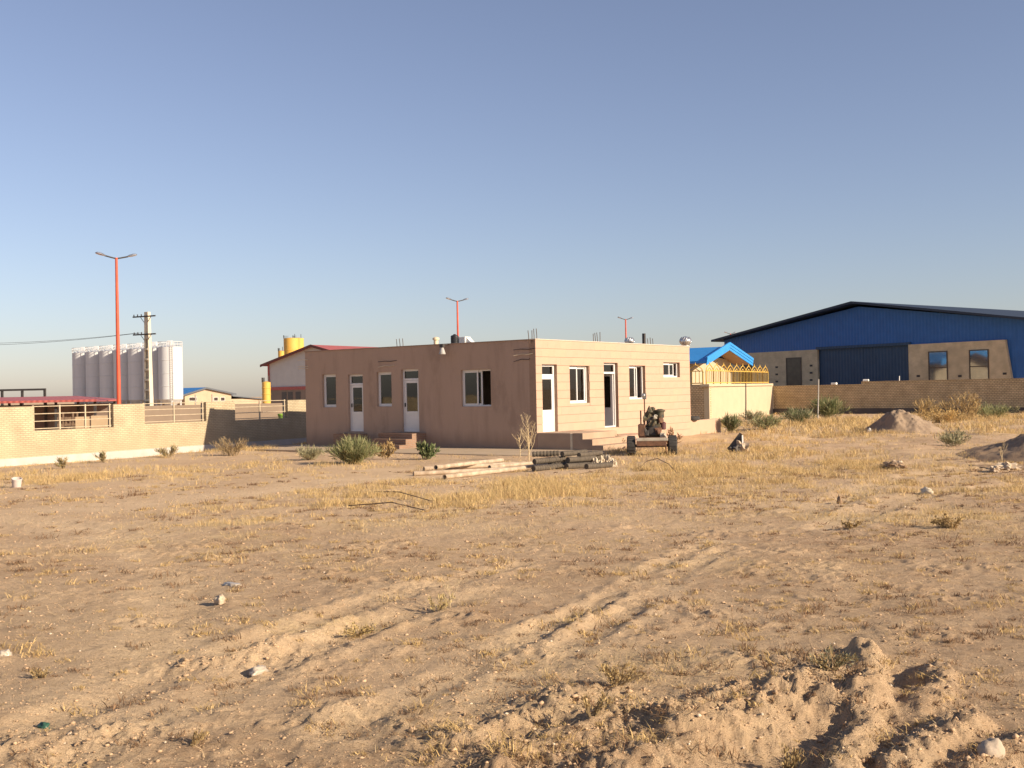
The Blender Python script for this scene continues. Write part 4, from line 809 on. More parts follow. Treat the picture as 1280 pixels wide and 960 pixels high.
def engine_trailer():
    p = G(815, 568.5); p.z = hz(p.x, p.y); t = thing('engine_trailer', 'old dark engine mounted on a small two wheeled trailer', 'trailer', p, R(-6))
    mr = mat('tyre_rubber', (.035, .033, .032)); mg = mat('faded_green_engine', (.075, .085, .055), (.045, .045, .035), 7, .65, .3, 30, c3=(.11, .075, .045)); mrust = mat('rusty_iron', (.17, .085, .05), (.10, .055, .038), 7, .85, .3, 30); mgrey = mat('worn_grey_beam', (.42, .38, .32), (.3, .26, .2), 5, .6)
    for s, x in ((-1, -.65), (1, .65)):
        w = MB(); pr = []
        w.lathe([(.15, -.13), (.27, -.14), (.31, -.11), (.315, 0), (.31, .11), (.27, .14), (.15, .13)], n=30, axis='x'); wo = w.build('wheel', mr, t, (x, 0, .305), smooth=True)
        MB().lathe([(.04, -.09), (.15, -.10), (.152, .10), (.04, .09)], n=20, axis='x').build('rim', mat('dusty_blue_rim', (.16, .20, .25), (.24, .22, .19), 6, .6), wo, smooth=True)
        tr = MB()
        for k in range(20): a = k * math.pi / 10; c, s_ = math.cos(a), math.sin(a); tr.tube([(-.12, .313 * c, .313 * s_), (.12, .313 * math.cos(a + .08), .313 * math.sin(a + .08))], .012, 4)
        tr.build('tread', mr, wo)
    MB().box(-.52, .52, -.05, .05, .255, .345).build('axle', M_dark, t); MB().box(-.49, .5, -.34, -.24, .46, .56).build('rear_beam', mgrey, t, bevel=.012); MB().box(-.49, .44, -.338, -.22, .30, .455).build('bumper', mrust, t, bevel=.01)
    for x in (-.34, .30): MB().box(x, x + .07, -.22, 1.9, .44, .54).build('chassis_rail', mrust, t)
    MB().box(-.40, .40, -.2, 1.3, .545, .575).build('deck', mrust, t)
    MB().tube([(-.3, 1.85, .49), (0, 2.7, .48), (0, 3.0, .48)], .04, 8).build('tow_bar', mrust, t); MB().tube([(.3, 1.85, .49), (0, 2.7, .48)], .04, 8).build('tow_bar', mrust, t)
    MB().box(-.42, -.20, -.1, .5, .58, .98).build('fuel_tank', mrust, t, bevel=.03)
    b = MB(); b.box(-.16, .30, .0, .95, .58, .98); b.box(-.10, .22, .05, .9, .981, 1.25); b.box(-.05, .16, .1, .85, 1.251, 1.40); b.build('engine_block', mg, t, bevel=.03)
    for k in range(3): MB().lathe([(.06, 0), (.075, .03), (.075, .09), (.03, .12)], (.06, .2 + k * .26, 1.40), 12).build('valve_cover', mg, t, smooth=True)
    MB().lathe([(.05, .0), (.17, .01), (.17, .06), (.05, .07)], (.06, -.07, .80), 20, 'y').build('flywheel', M_dark, t, smooth=True); MB().lathe([(.03, .0), (.09, .01), (.09, .06), (.03, .07)], (-.04, -.07, 1.12), 16, 'y').build('pulley', M_dark, t, smooth=True)
    MB().lathe([(.05, 0), (.13, .02), (.13, .20), (.17, .22), (.17, .26), (.06, .30)], (.28, .15, 1.16), 18).build('air_filter', mg, t, smooth=True)
    MB().lathe([(.08, 0), (.10, .02), (.10, .22), (.05, .25)], (.36, .1, .80), 16).build('oil_filter', mat('maroon_canister', (.10, .04, .04), None, 5, .5), t, smooth=True)
    MB().tube([(.2, .4, 1.2), (.34, .35, 1.22), (.36, .3, 1.1), (.35, .2, 1.0)], .04, 8).build('hose', M_dark, t, smooth=True); MB().tube([(-.14, .3, 1.2), (-.24, .2, 1.1), (-.2, .0, .9), (-.05, -.06, .85)], .03, 8).build('hose', M_dark, t, smooth=True)
    MB().tube([(.33, -.12, .58), (.38, -.18, .66), (.45, -.12, .58)], .035, 8).build('valve', mgrey, t, smooth=True)
    MB().box(.26, .42, -.16, .1, .58, .70).build('battery_box', mgrey, t, bevel=.01)
    MB().box(-.14, .28, .96, 1.08, .6, 1.35).build('radiator', M_dark, t)
    MB().tube([(-.33, .2, .56), (-.33, .2, 1.20), (-.33, .2, 1.42)], .022, 8).build('stake', mrust, t)
    MB().tube([(-.215, -.02, .56), (-.205, -.02, 1.2), (-.21, -.02, 1.86)], .02, 8).build('mast', mrust, t); MB().box(-.27, -.14, -.07, .05, 1.78, 1.97).build('mast_box', mat('grey_box', (.16, .15, .14), None, 6, .5), t, bevel=.015); MB().lathe([(.01, -.02), (.045, 0), (.02, .02)], (-.23, -.08, 1.90), 12, 'y').build('mast_lamp', M_galv, t, smooth=True)
    for k, (x, y, z, a, m_) in enumerate(((-.12, .05, 1.18, .15, mg), (.2, -.02, .74, .13, mrust), (.02, -.04, 1.0, .12, mg), (.28, .05, 1.08, .10, mrust), (-.06, .1, 1.36, .12, mg), (-.2, -.02, .70, .12, M_dark), (.12, -.06, 1.2, .08, mgrey))):
        lump = crumple('engine_casting', None, None, (0, 0), a, a * .8, a * 1.2, m_, k + 51, .8, 2.6, 2, flat=True); lump.parent = t; lump.location = (x, y, z)
    MB().tube([(.42, -.3, .45), (.44, -.34, .05)], .025, 6).build('prop_leg', mrust, t)
engine_trailer()

# ------------------------------------------------------------------ pipes and rolls on the ground
def lay(p, q, r, name, label, cat, group, m, n=12, ribs=0, ends=None, wall=None):
    a, b = p, q; L = (b - a).length; t = thing(name, label, cat, a, math.atan2(b.y - a.y, b.x - a.x), group); dz = b.z - a.z
    if ribs:
        pr = []; k = int(L / ribs)
        for i in range(k): x = L * i / k; w = L / k; pr += [(r * .86, x), (r, x + w * .2), (r, x + w * .6), (r * .86, x + w * .8)]
        mb_ = MB(); mb_.lathe(pr, n=n, axis='x'); o = mb_.build('sleeve', m, t, smooth=False)
    else:
        prf = [(r * .78, .12), (r * .78, .0), (r, .0), (r * .99, L * .3), (r * 1.01, L * .7), (r, L), (r * .78, L), (r * .78, L - .12)]; o = MB().lathe(prf, n=n, axis='x').build('barrel', m, t, smooth=True)
    o.rotation_euler.y = -math.asin(max(-1, min(1, dz / L)))
    if ends:
        for x in (.10, L - .10): e = MB().lathe([(r * .3, -.01), (r * .775, -.008), (r * .775, .008), (r * .3, .01)], n=n, axis='x').build('bore', ends, t, (x, 0, dz * x / L))
    return t
M_pipe = mat('dusty_cream_pipe', (.52, .41, .30), (.30, .22, .15), 4.5, .85, .15, 20); M_bore = mat('dark_bore', (.03, .025, .022))
PIP = [(517, 595, 640, 589, .06, 0), (530, 589, 655, 582, .065, 0), (556, 599, 662, 587, .06, 0), (576, 596, 690, 583, .055, 0), (545, 592, 628, 581, .06, .10), (612, 590, 712, 579, .055, .07)]
nm = ['foremost cream pipe on the left of the heap', 'rearmost cream pipe reaching farthest left at the back', 'cream pipe lying across the front of the heap', 'front cream pipe next to the dark rolls', 'cream pipe resting on top of the others, left end open', 'cream pipe running in behind the dark rolls']
for (a, b, c, d, r, up), l in zip(PIP, nm):
    P, Q = G(a, b), G(c, d); P.z = hz(P.x, P.y) + r + up; Q.z = hz(Q.x, Q.y) + r + up * .8; lay(P, Q, r, 'long_pipe', l, 'pipe', 'cream pipes lying in the straw', M_pipe, 16, ends=M_bore)
M_roll = mat('dark_ribbed_rubber', (.075, .06, .046), (.12, .095, .07), 9, .85, .3, 40)
RL = [(667, 590, 709, 586, .085, 0), (667, 584, 710, 583, .085, 0), (668, 588, 706, 584, .08, .16), (708, 588, 737, 584, .085, 0), (706, 582, 742, 582, .085, .0), (710, 587, 744, 582, .08, .16), (733, 588, 764, 584, .08, 0), (726, 582, 762, 579, .08, .15), (666, 584, 700, 583, .075, .30), (703, 585, 733, 580, .075, .31), (724, 585, 752, 580, .07, .29)]
nl = ['lowest front ribbed roll at the left end', 'rear ribbed roll at the left end', 'middle layer ribbed roll at the left end', 'front ribbed roll in the middle', 'rear ribbed roll in the middle', 'second layer ribbed roll in the middle', 'front ribbed roll by the pale scraps', 'second layer ribbed roll at the right end', 'topmost ribbed roll at the left end', 'topmost ribbed roll in the middle, tilted', 'topmost ribbed roll near the right end']
for (a, b, c, d, r, up), l in zip(RL, nl):
    P, Q = G(a, b), G(c, d); P.z = hz(P.x, P.y) + r + up - .01; Q.z = hz(Q.x, Q.y) + r + up - .01; lay(P, Q, r, 'ribbed_roll', 'dark ' + l + ' of the heap by the pipes', 'roll', 'dark ribbed rolls heaped by the pipes', M_roll, 12, ribs=.09)
M_rag = mat('pale_torn_sack', (.62, .54, .42), (.48, .39, .28), 8, .85, .4, 25)
for k, (px, py, s, hgt, l) in enumerate(((744, 583, .10, .17, 'pale torn scrap sticking up in front of the dark rolls'), (752, 580, .09, .24, 'tall pale torn scrap behind the dark rolls'), (760, 581, .10, .2, 'pale torn scrap between two others at the right end of the rolls'), (767, 583, .09, .17, 'rightmost pale torn scrap by the dark rolls'), (709, 586, .08, .12, 'small white scrap caught between the dark rolls'))):
    q = G(px, py); crumple('torn_sack', l, 'scrap', (q.x, q.y), s, s * .8, hgt, M_rag, k + 3, .8, 2.6, 3, 'pale scraps among the rolls', flat=True)

# scrap heap by the low wall
M_bag = mat('clear_plastic_film', (.46, .39, .31), (.38, .31, .24), 5, .3, spec=.4); M_stone_ = mat('pale_rock', (.44, .35, .265), (.36, .28, .2), 6, .9, .4, 30); M_rub = mat('rubble', (.56, .45, .33), (.35, .26, .18), 6, .95, .5, 25)
def scrap():
    q = G(921, 566); q.z = hz(q.x, q.y); t = thing('scrap_heap', 'small pointed heap of dark scrap metal standing in the straw', 'scrap', q)
    md = mat('grimy_scrap', (.06, .052, .048), (.11, .09, .075), 9, .7, .3, 30)
    w = MB(); w.v = [(-.36, -.1, .1), (.12, -.2, .22), (.28, .2, .2), (-.2, .25, .08), (.10, .0, .66), (-.30, .0, .17), (.16, -.06, .62)]; w.f = [(0, 1, 6, 4, 5), (1, 2, 6), (2, 3, 4, 6), (3, 0, 5, 4), (0, 3, 2, 1)]; w.build('bent_sheet', md, t)
    for k in range(5): a = k * 1.3; MB().tube([(-.2 + .1 * k, -.2 + .05 * k, 0), (-.1 + .08 * k, -.12, .2 + .04 * k), (.05 + .05 * k, -.05, .12)], .03, 6).build('rod', M_dark if k % 2 else M_galv, t)
    for k, (x, y, z, a) in enumerate(((.22, -.2, .14, .15), (-.05, -.24, .11, .13), (.08, -.1, .22, .16), (-.22, -.12, .1, .11))):
        lump = crumple('scrap_lump', None, None, (0, 0), a, a * .8, a, md if k % 2 else M_rub, k + 31, .9, 2.4, 2, flat=True); lump.parent = t; lump.location = (x, y, z)
    MB().box(.14, .18, -.16, -.1, .25, .58).build('pale_strip', M_white, t)
scrap()
# litter
LIT = [('plastic_bag', 'crumpled clear plastic bag near the wheel tracks at the lower left', 'plastic bag', 323, 843, .07, .045, .032, M_bag), ('plastic_bag', 'thin pale plastic film lying flat left of centre', 'plastic bag', 290, 735, .11, .06, .015, M_bag), ('plastic_bag', 'scrap of clear plastic at the left picture edge', 'plastic bag', 7, 826, .04, .03, .03, M_bag),
       ('plastic_bag', 'white plastic bag at the foot of the dirt pile', 'plastic bag', 1087, 543, .13, .10, .16, M_white), ('rag', 'white rag lying in the dry field at the right', 'rag', 1158, 618, .13, .07, .09, M_rag), ('rubble', 'pale broken rubble near the right edge below the shaded mound', 'rubble', 1258, 588, .30, .18, .12, M_rub), ('rubble', 'small pale rubble left of the pale broken rubble', 'rubble', 1243, 590, .14, .1, .1, M_rub),
       ('rubble', 'dark and pale clump of rubble below the dirt pile', 'rubble', 1116, 588, .35, .2, .12, M_earth2), ('rubble', 'pale lump on the dark rubble clump', 'rubble', 1122, 586, .16, .12, .13, M_rub), ('rock', 'smooth pale rock at the lower right corner', 'rock', 1238, 951, .085, .055, .055, M_stone_), ('paper_scrap', 'pale scrap lying in the straw below the dark rolls', 'paper', 717, 607, .14, .08, .04, M_rag),
       ('bottle_scrap', 'small dark green bottle piece at the lower left', 'bottle', 56, 908, .035, .025, .03, mat('green_glass', (.04, .10, .07), None, 5, .2)), ('clod', 'brown upright clod in the right field', 'clod', 1049, 628, .04, .04, .10, M_earth2), ('clod', 'lone sandy clod casting a shadow left of centre', 'clod', 276, 760, .05, .04, .05, M_rub)]
for k, (n, l, c, px, py, sx, sy, sz, m) in enumerate(LIT):
    q = G(px, py); crumple(n, l, c, (q.x, q.y), sx, sy, sz, m, k + 1.3, .28 if n == 'rock' else .6, 1.4 if n == 'rock' else 2.4, 3, flat=n in ('rubble', 'paper_scrap'))
q = G(21, 608); bk = MB().lathe([(.13, 0), (.16, .30), (.17, .305), (.17, .33), (.15, .335), (.12, .05)], n=18).build('bucket', mat('dusty_white_plastic', (.58, .50, .46), None, 4, .6), None, (q.x, q.y, hz(q.x, q.y) - .02), 0, True); bk.scale = (.75,) * 3; bk.rotation_euler = (R(12), R(8), 0); tag(bk, 'white plastic bucket in the straw by the yard wall', 'bucket')

# ------------------------------------------------------------------ vegetation
def blades(roots, hgt, wid, lean, cols, bend=.5, seg=1, seed=0):
    """tapered bent blades; arrays per blade"""
    r = np.random.default_rng(seed); n = len(roots); az = r.uniform(0, 2 * np.pi, n); fa = r.uniform(0, 2 * np.pi, n); L = lean
    dx, dy = np.cos(az) * L, np.sin(az) * L; wx, wy = np.cos(fa) * wid / 2, np.sin(fa) * wid / 2
    b0 = roots + np.stack([-wx, -wy, 0 * wx], -1); b1 = roots + np.stack([wx, wy, 0 * wx], -1)
    mid = roots + np.stack([dx * .35, dy * .35, hgt * .6], -1); m0 = mid + np.stack([-wx * .75, -wy * .75, 0 * wx], -1); m1 = mid + np.stack([wx * .75, wy * .75, 0 * wx], -1)
    tip = roots + np.stack([dx, dy, hgt], -1)
    v = np.stack([b0, b1, m1, m0, tip], 1).reshape(-1, 3); i = np.arange(n)[:, None] * 5
    f = np.concatenate([i + np.array([[0, 1, 2]]), i + np.array([[0, 2, 3]]), i + np.array([[3, 2, 4]])]); c = np.repeat(cols, 5, axis=0); return v, f, c
M_straw = leaf_mat('dry_straw'); M_leaf = leaf_mat('dusty_leaf')
def straw_cols(n, r, base=(.70, .51, .245)):
    b = np.array(base); t = r.uniform(.62, 1.15, (n, 1)); c = b * t; g = r.random(n) < .1; c[g] = c[g] * np.array([.72, .70, .62]); g = r.random(n) < .12; c[g] = np.array([.46, .29, .16]) * t[g]; return np.clip(c, 0, 1)
def field_grass():
    r = np.random.default_rng(21); V, Fc, C = [], [], []; off = 0
    # rectangles of ground: y range, half width slope, tufts per m2 at density 1, blades per tuft, width
    for (y0, y1, dens, nb, wd, hs) in ((4.6, 10, 22, 13, .0026, .06), (10, 18, 34, 13, .0038, .085), (18, 30, 52, 14, .0055, .15), (30, 46, 26, 12, .009, .21), (46, 90, 7, 10, .018, .3)):
        area = (y1 - y0) * (y1 + y0) * .58; n = int(area * dens * 1.); y = np.sqrt(r.uniform(y0 ** 2, y1 ** 2, n)); x = y * r.uniform(-.56, .56, n)
        d = grass_density(x, y); keep = r.random(n) < d
        # not inside buildings / beyond the walls
        lx = (x - N0.x) * DV[0] + (y - N0.y) * DV[1]; ly = (x - N0.x) * DU[0] + (y - N0.y) * DU[1]; keep &= ~((lx > -2.6) & (ly > -3.0) & (ly < WL + 1) & (lx < WR + .2))
        wdist = (x - WA[0]) * WN[0] + (y - WA[1]) * WN[1]; keep &= (wdist > .15) | (y < 30); fdist = (x - F1.x) * fd.y - (y - F1.y) * fd.x; keep &= ~((y > 60) & (-fdist > -.4) & (x > F1.x))
        gdist = (x - C1.x) * gd.y - (y - C1.y) * gd.x; keep &= ~((y > C1.y - 4) & (gdist < .3) & (x < C2.x + 1))
        x, y, d = x[keep], y[keep], d[keep]; m = len(x); z = height(x, y)
        k = np.repeat(np.arange(m), nb); sp = .11 * r.random(len(k)) ** .7 * (1 + hs * 2); a = r.uniform(0, 2 * np.pi, len(k))
        roots = np.stack([x[k] + np.cos(a) * sp, y[k] + np.sin(a) * sp, z[k] - .01], -1); th = hs * (.45 + .75 * np.minimum(d, 1)) * r.uniform(.6, 1.35, m)
        h = th[k] * r.uniform(.5, 1.15, len(k)); le = h * r.uniform(.1, 1.25, len(k)); tint = r.uniform(.8, 1.15, (m, 1))[k]
        v, f, c = blades(roots, h, np.full(len(k), wd) * r.uniform(.7, 1.5, len(k)), le, straw_cols(len(k), r) * tint, seed=int(y0 * 10)); V.append(v); Fc.append(f + off); C.append(c); off += len(v)
    o = np_mesh('dry_grass', np.concatenate(V), np.concatenate(Fc), M_straw, np.concatenate(C)); tag(o, 'pale dry straw grass covering the waste ground', 'grass', kind='stuff'); 
field_grass()
def clods():
    r = np.random.default_rng(5); bv = np.array([(1, 0, 0), (.1, 1, 0), (-1, .1, 0), (0, -1, .1), (.2, -.1, 1), (-.1, .1, -1), (.6, .6, .62), (-.55, -.6, .66)], float); bf = np.array([(0, 6, 4), (0, 1, 6), (6, 1, 4), (1, 2, 4), (2, 7, 4), (2, 3, 7), (7, 3, 4), (3, 0, 4), (1, 0, 5), (2, 1, 5), (3, 2, 5), (0, 3, 5)]); nv = len(bv)
    n = 42000; y = 4.6 + (r.random(n) ** 1.5) * 22; x = y * r.uniform(-.55, .55, n); s = np.minimum(r.lognormal(-5.85, .5, n), .014) * (.8 + y / 18)
    # more and bigger crumbs along the thrown up ridges
    ex, ey, es = [], [], []
    for P, w, h, l in RIDGES:
        k = int(420 * l + 60); t = r.integers(0, len(P), k); ex.append(P[t, 0] + r.normal(0, w * 1.3, k)); ey.append(P[t, 1] + r.normal(0, w * 1.3, k)); es.append(np.minimum(r.lognormal(-5.3, .55, k), .02))
    for P, w, d, s_ in TRACKS[:4]:
        k = 260; t = r.integers(0, len(P), k); sg = r.choice([-1, 1], k); ex.append(P[t, 0] + r.normal(0, .05, k) + sg * w * 1.1); ey.append(P[t, 1] + r.normal(0, .35, k)); es.append(np.minimum(r.lognormal(-5.6, .5, k), .014))
    x = np.concatenate([x] + ex); y = np.concatenate([y] + ey); s = np.concatenate([s] + es); n = len(x); z = height(x, y)
    v = bv[None] * (1 + r.uniform(-.3, .3, (n, nv, 1))) * (s[:, None, None] * np.stack([r.uniform(.8, 1.5, n), r.uniform(.8, 1.4, n), r.uniform(.5, .95, n)], -1)[:, None, :]); v = v + np.stack([x, y, z + s * .15], -1)[:, None]
    f = bf[None] + (np.arange(n) * nv)[:, None, None]; c = np.array([.50, .34, .21]) * r.uniform(.6, 1.1, (n, 1)); g = r.random(n) < .03; c[g] = np.array([.62, .50, .38]) * r.uniform(.8, 1.1, (g.sum(), 1))
    m = attr_mat('clod_soil', .95); o = np_mesh('soil_clods', v.reshape(-1, 3), f.reshape(-1, 3), m, np.repeat(c, nv, 0)); tag(o, 'loose clods and pebbles scattered over the soil', 'clods', kind='stuff')
    # flat straw litter and leaf scraps
    n = 34000; y = 4.6 + (r.random(n) ** 1.5) * 22; x = y * r.uniform(-.55, .55, n); keep = r.random(n) < .35 + grass_density(x, y); x, y = x[keep], y[keep]; n = len(x); z = height(x, y) + .006; a = r.uniform(0, 2 * np.pi, n); L = r.uniform(.015, .06, n) * (1 + y / 22); w = np.minimum(L * r.uniform(.03, .09, n), .0022 + y * .00012); t = r.uniform(-.1, .5, n) * L
    v = np.stack([np.stack([x - np.sin(a) * w, y + np.cos(a) * w, z], -1), np.stack([x + np.sin(a) * w, y - np.cos(a) * w, z], -1), np.stack([x + np.cos(a) * L, y + np.sin(a) * L, z + np.maximum(t, 0)], -1)], 1).reshape(-1, 3)
    o = np_mesh('straw_litter', v, np.arange(3 * n).reshape(-1, 3), M_straw, np.repeat(straw_cols(n, r, (.66, .49, .28)), 3, 0)); tag(o, 'short broken straw littering the ground', 'straw', kind='stuff')
clods()
def dead_clumps():
    r = np.random.default_rng(91); n = 4600; y = 4.7 + (r.random(n) ** 1.15) * 25; x = y * r.uniform(-.55, .55, n)
    patch = np.clip(.35 + 1.3 * fbm(x / 1.6, y / 1.6, 3, 140) + .25 * ss(0, 4, x), 0, 1); road, _, _ = pdist(x, y, ROAD); keep = (r.random(n) < patch) & (road > .9); x, y = x[keep], y[keep]; m = len(x); z = height(x, y)
    size = np.minimum(r.lognormal(-2.75, .45, m), .17) * (.85 + y / 40); nb = 40; k = np.repeat(np.arange(m), nb); a = r.uniform(0, 2 * np.pi, len(k)); rr = size[k] * r.random(len(k)) ** .6 * .8
    roots = np.stack([x[k] + np.cos(a) * rr * 1.25, y[k] + np.sin(a) * rr, z[k] - .006], -1); h = size[k] * r.uniform(.06, .55, len(k)); kind = (r.random(m) < .55)[k]
    c = np.where(kind[:, None], np.array([.28, .17, .095]), np.array([.60, .42, .19])) * r.uniform(.55, 1.25, (len(k), 1))
    v, f, c = blades(roots, h, (.0022 + y[k] * .00022) * r.uniform(.8, 2.2, len(k)), size[k] * r.uniform(.1, .9, len(k)), np.clip(c, 0, 1), seed=92)
    tag(np_mesh('withered_clumps', v, f, M_straw, c), 'small withered brown weed clumps dotted over the bare soil', 'weeds', kind='stuff')
dead_clumps()
def bush(label, px, py, w, h, cols, n, seed, name='shrub', cat='shrub', stiff=.55, wid=.018, branch=True, group=None, z=None):
    q = G(px, py); q.z = hz(q.x, q.y); r = np.random.default_rng(seed); t = thing(name, label, cat, q, 0, group)
    ns = max(5, n // 60); st = MB(); V, Fc, C = [], [], []; tips = []
    for k in range(ns):
        a = r.uniform(0, 2 * np.pi); el = r.uniform(.15, 1) ** .6; rr = w * (.5 * (1 - el) + .12); hh = h * (.35 + .65 * el) * r.uniform(.75, 1.05)
        p0 = np.array([np.cos(a), np.sin(a), 0]) * .1 * w * r.random(); p2 = np.array([np.cos(a) * rr * 1.05, np.sin(a) * rr * .9, hh]); p1 = (p0 + p2) / 2 + np.array([0, 0, hh * .15]); tips.append((p0, p1, p2)); st.tube([p0, p1, p2], [.008, .006, .003], 4, False)
    st.build('stems', mat('twig_bark', (.30, .22, .12), (.24, .17, .09), 9, .9), t)
    k = r.integers(0, ns, n); s = r.uniform(.12, 1.05, n)[:, None]; P = np.array(tips)[k]; pos = (1 - s) ** 2 * P[:, 0] + 2 * s * (1 - s) * P[:, 1] + s ** 2 * P[:, 2] + r.normal(0, .03 * w, (n, 3)); pos[:, 2] = np.maximum(pos[:, 2], .0)
    L = h * r.uniform(.10, .26, n) * stiff * 2; out = pos - np.array([0, 0, h * -.1]); out = out / np.linalg.norm(out, axis=1, keepdims=True) * .7 + r.normal(0, .45, (n, 3)) + np.array([0, 0, .55]); out /= np.linalg.norm(out, axis=1, keepdims=True)
    sd2 = np.cross(out, r.normal(0, 1, (n, 3))); sd2 /= np.linalg.norm(sd2, axis=1, keepdims=True) + 1e-6; W = wid * r.uniform(.6, 1.4, (n, 1))
    v = np.stack([pos - out * 0, pos + out * L[:, None] * .45 + sd2 * W, pos + out * L[:, None], pos + out * L[:, None] * .45 - sd2 * W], 1).reshape(-1, 3); f = np.arange(4 * n).reshape(-1, 4); cc = np.array(cols)[r.integers(0, len(cols), n)] * r.uniform(.75, 1.2, (n, 1))
    o = np_mesh('foliage', v, f, M_leaf, np.repeat(cc, 4, 0)); o.parent = t; return t
GR = [(.20, .22, .095), (.25, .26, .12), (.31, .30, .15), (.38, .34, .18)]; GD = [(.11, .14, .06), (.15, .18, .08), (.20, .21, .10)]; GS = [(.26, .25, .15), (.32, .30, .18), (.40, .35, .21)]; DR = [(.42, .30, .14), (.34, .23, .11), (.50, .36, .17)]
bush('big feathery grey green bush in front of the plaster side', 443, 580, 1.65, .64, GR, 7000, 1, stiff=.95, wid=.0075)
bush('small dark green leafy plant left of the cream pipes', 533, 574, .95, .48, GD, 700, 2, stiff=.8, wid=.03)
bush('low grey green grassy clump left of the big feathery bush', 386, 575, 1.3, .38, GS, 1400, 3, stiff=1., wid=.007)
bush('dry brown brushwood bush against the shaded part of the yard wall', 290, 569, 2.1, .52, [(.36, .27, .15), (.30, .21, .12), (.44, .33, .18)], 1100, 4, stiff=.9, wid=.006)
bush('grey green bush at the end of the low peach wall', 914, 541, 1.2, .7, GS + GD, 1400, 5, stiff=.9, wid=.013); bush('wide grey green bush before the cream wall', 957, 538, 1.9, .55, GS + GR, 1700, 6, stiff=.9, wid=.013); bush('pale bush behind the wide one at the foot of the cream wall', 940, 527, 1.9, .6, GS, 1100, 7, stiff=.9, wid=.013)
bush('round grey green bush right of the cream wall', 999, 530, 2.2, .8, GS + GD, 1700, 8, stiff=.9, wid=.013); bush('tall green bush against the far brick wall', 1035, 523, 3.2, 1.15, GR + GD, 2400, 9, stiff=.9, wid=.013); bush('low green bush against the far brick wall near the right edge', 1243, 523, 3.2, .7, GR, 1500, 10, stiff=.9, wid=.013)
bush('tall straw coloured weeds behind the dirt pile', 1155, 524, 2.2, 1.25, DR, 650, 11, wid=.016, name='dry_weed', cat='weed'); bush('tall straw coloured weeds between the dirt pile and the right edge', 1207, 526, 3.4, 1.35, DR, 900, 12, wid=.016, name='dry_weed', cat='weed'); bush('low golden weeds right of the dirt pile', 1180, 529, 3.2, .6, [(.58, .40, .17), (.5, .34, .14)], 1600, 13, wid=.016, name='dry_weed', cat='weed')
bush('small green tuft at the foot of the sunny plinth', 80, 586, .6, .3, GS + DR, 420, 14, stiff=1., wid=.009); bush('green tuft on the sunny plinth right of the small one', 131, 578, .7, .32, GS + DR, 420, 15, stiff=1., wid=.009); bush('yellow green tuft by the plinth before the power pole', 211, 572, .9, .4, GS + DR, 500, 16, stiff=1., wid=.009)
bush('grey weed clump below the dirt pile', 1192, 558, 1.5, .42, GS, 700, 17, stiff=.9, wid=.013); bush('withered plant right of the big feathery bush', 482, 574, .9, .55, DR, 500, 18); bush('green weed below the shed steps at the trailer', 776, 560, .9, .4, GS + DR, 450, 19); bush('withered reddish plant right of the trailer', 842, 560, .9, .8, [(.34, .19, .11), (.42, .27, .15)], 260, 20)
bush('small dry weed in the middle of the right field', 1190, 662, .6, .15, DR, 520, 22, wid=.01, name='dry_weed', cat='weed'); bush('small dry weed left of the other in the right field', 1063, 660, .5, .10, DR, 380, 23, wid=.01, name='dry_weed', cat='weed')
bush('dry yellow weed in the foreground right of the wheel tracks', 770, 862, .36, .13, DR, 420, 24, wid=.004, name='dry_weed', cat='weed'); bush('withered weed on the earth lumps at the lower centre', 740, 915, .26, .12, DR, 300, 25, wid=.0035, name='dry_weed', cat='weed'); bush('green brown weed on the top of the tyre ridge', 1040, 850, .34, .12, GS + DR, 420, 26, wid=.004, name='dry_weed', cat='weed'); bush('dry weed at the bottom edge below the earth lumps', 985, 955, .28, .13, DR, 260, 27, wid=.0035, name='dry_weed', cat='weed')
bush('thin dry weed left of the centre wheel tracks', 548, 765, .36, .14, [(.55, .42, .2), (.46, .36, .16)], 260, 28, wid=.004, name='dry_weed', cat='weed'); bush('dry weed with a pale stalk at the lower left', 240, 935, .2, .08, DR, 200, 29, wid=.0035, name='dry_weed', cat='weed'); bush('dark dry weed on the left at the soft wheel track', 52, 850, .28, .06, DR, 240, 30, wid=.004, name='dry_weed', cat='weed')
bush('yellow dry weed beside the left wheel track', 445, 790, .4, .09, [(.58, .43, .18), (.5, .36, .15)], 360, 31, wid=.004, name='dry_weed', cat='weed')
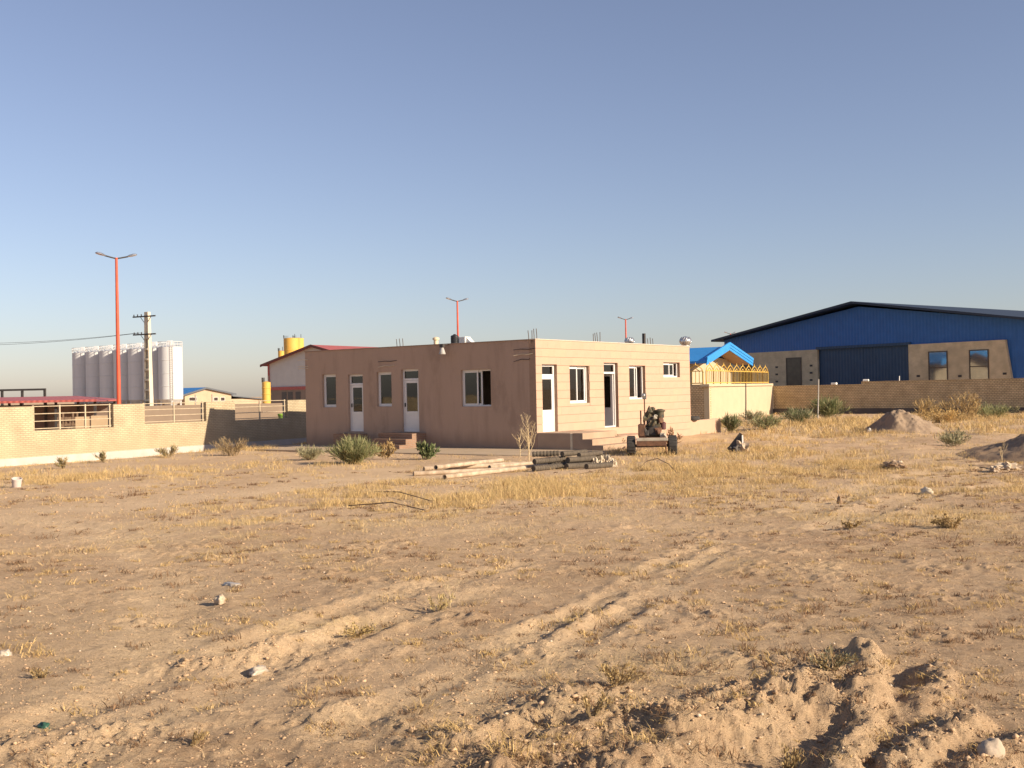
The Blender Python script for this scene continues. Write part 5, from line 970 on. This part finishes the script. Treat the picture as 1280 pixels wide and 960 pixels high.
def skeleton(label, px, py, h, seed, m, spread=.45, n=9):
    q = G(px, py); q.z = hz(q.x, q.y); t = thing('bare_weed', label, 'weed', q); r = random.Random(seed); st = MB(); g = min(1, h / 1.3)
    tops = [(0, 0, 0)]; st.tube([(0, 0, -.05), (.01, 0, h * .3), (-.02, .0, h * .62)], [.02 * g, .016 * g, .011 * g], 6)
    tw = MB()
    for k in range(n):
        z = h * (.12 + .5 * k / n); a = r.uniform(0, 6.28); l = h * r.uniform(.3, .55); p = Vector((.01, 0, z)); e = p + Vector((math.cos(a) * l * spread, math.sin(a) * l * spread, l * r.uniform(.6, 1))); mid = p.lerp(e, .5) + Vector((math.cos(a), math.sin(a), -.3)) * l * .08; tw.tube([p, mid, e], [.009 * g, .007 * g, .004 * g], 5)
        for j in range(6):
            s = .35 + .11 * j; b = p.lerp(e, s); a2 = r.uniform(0, 6.28); l2 = l * r.uniform(.15, .34); e2 = b + Vector((math.cos(a2) * l2 * .6, math.sin(a2) * l2 * .6, l2 * .8)); tw.tube([b, e2], [.005 * g, .003 * g], 4, False)
    st.build('stem', m, t); tw.build('twigs', m, t)
M_twig = mat('bleached_twig', (.56, .44, .27), (.46, .35, .2), 9, .9)
skeleton('tall bare dry weed standing before the building corner', 661, 576, 1.55, 1, M_twig, .45, 12); skeleton('bare dry weed leaning left of the tall one', 650, 572, 1.0, 2, M_twig, .8, 7)
skeleton('thin bleached weed with forked twigs in the foreground straw', 562, 760, .3, 3, M_twig, .9, 6); skeleton('thin bare weed in front of the shaded mound', 1252, 578, .7, 5, M_twig, .4, 5)
for pts, l in (([(468, 617, .03), (500, 622, .10), (540, 630, .02)], 'dark bent rod lying in the straw, upper one'), ([(436, 634, .02), (490, 635, .08), (531, 641, .02)], 'dark bent rod lying in the straw, lower one'), ([(797, 590, .0), (808, 588, .18), (822, 588, .26), (836, 590, .16), (846, 593, .0)], 'arched thin rod in the straw below the trailer')):
    P = [G(a, b) for a, b, u in pts]; P = [Vector((p.x, p.y, hz(p.x, p.y) + u + .02)) for p, (a, b, u) in zip(P, pts)]; o = MB().tube([p - P[0] for p in P], .009, 6).build('bent_rod', M_steel, None, P[0], 0, True); tag(o, l, 'rod', 'bent rods in the straw')
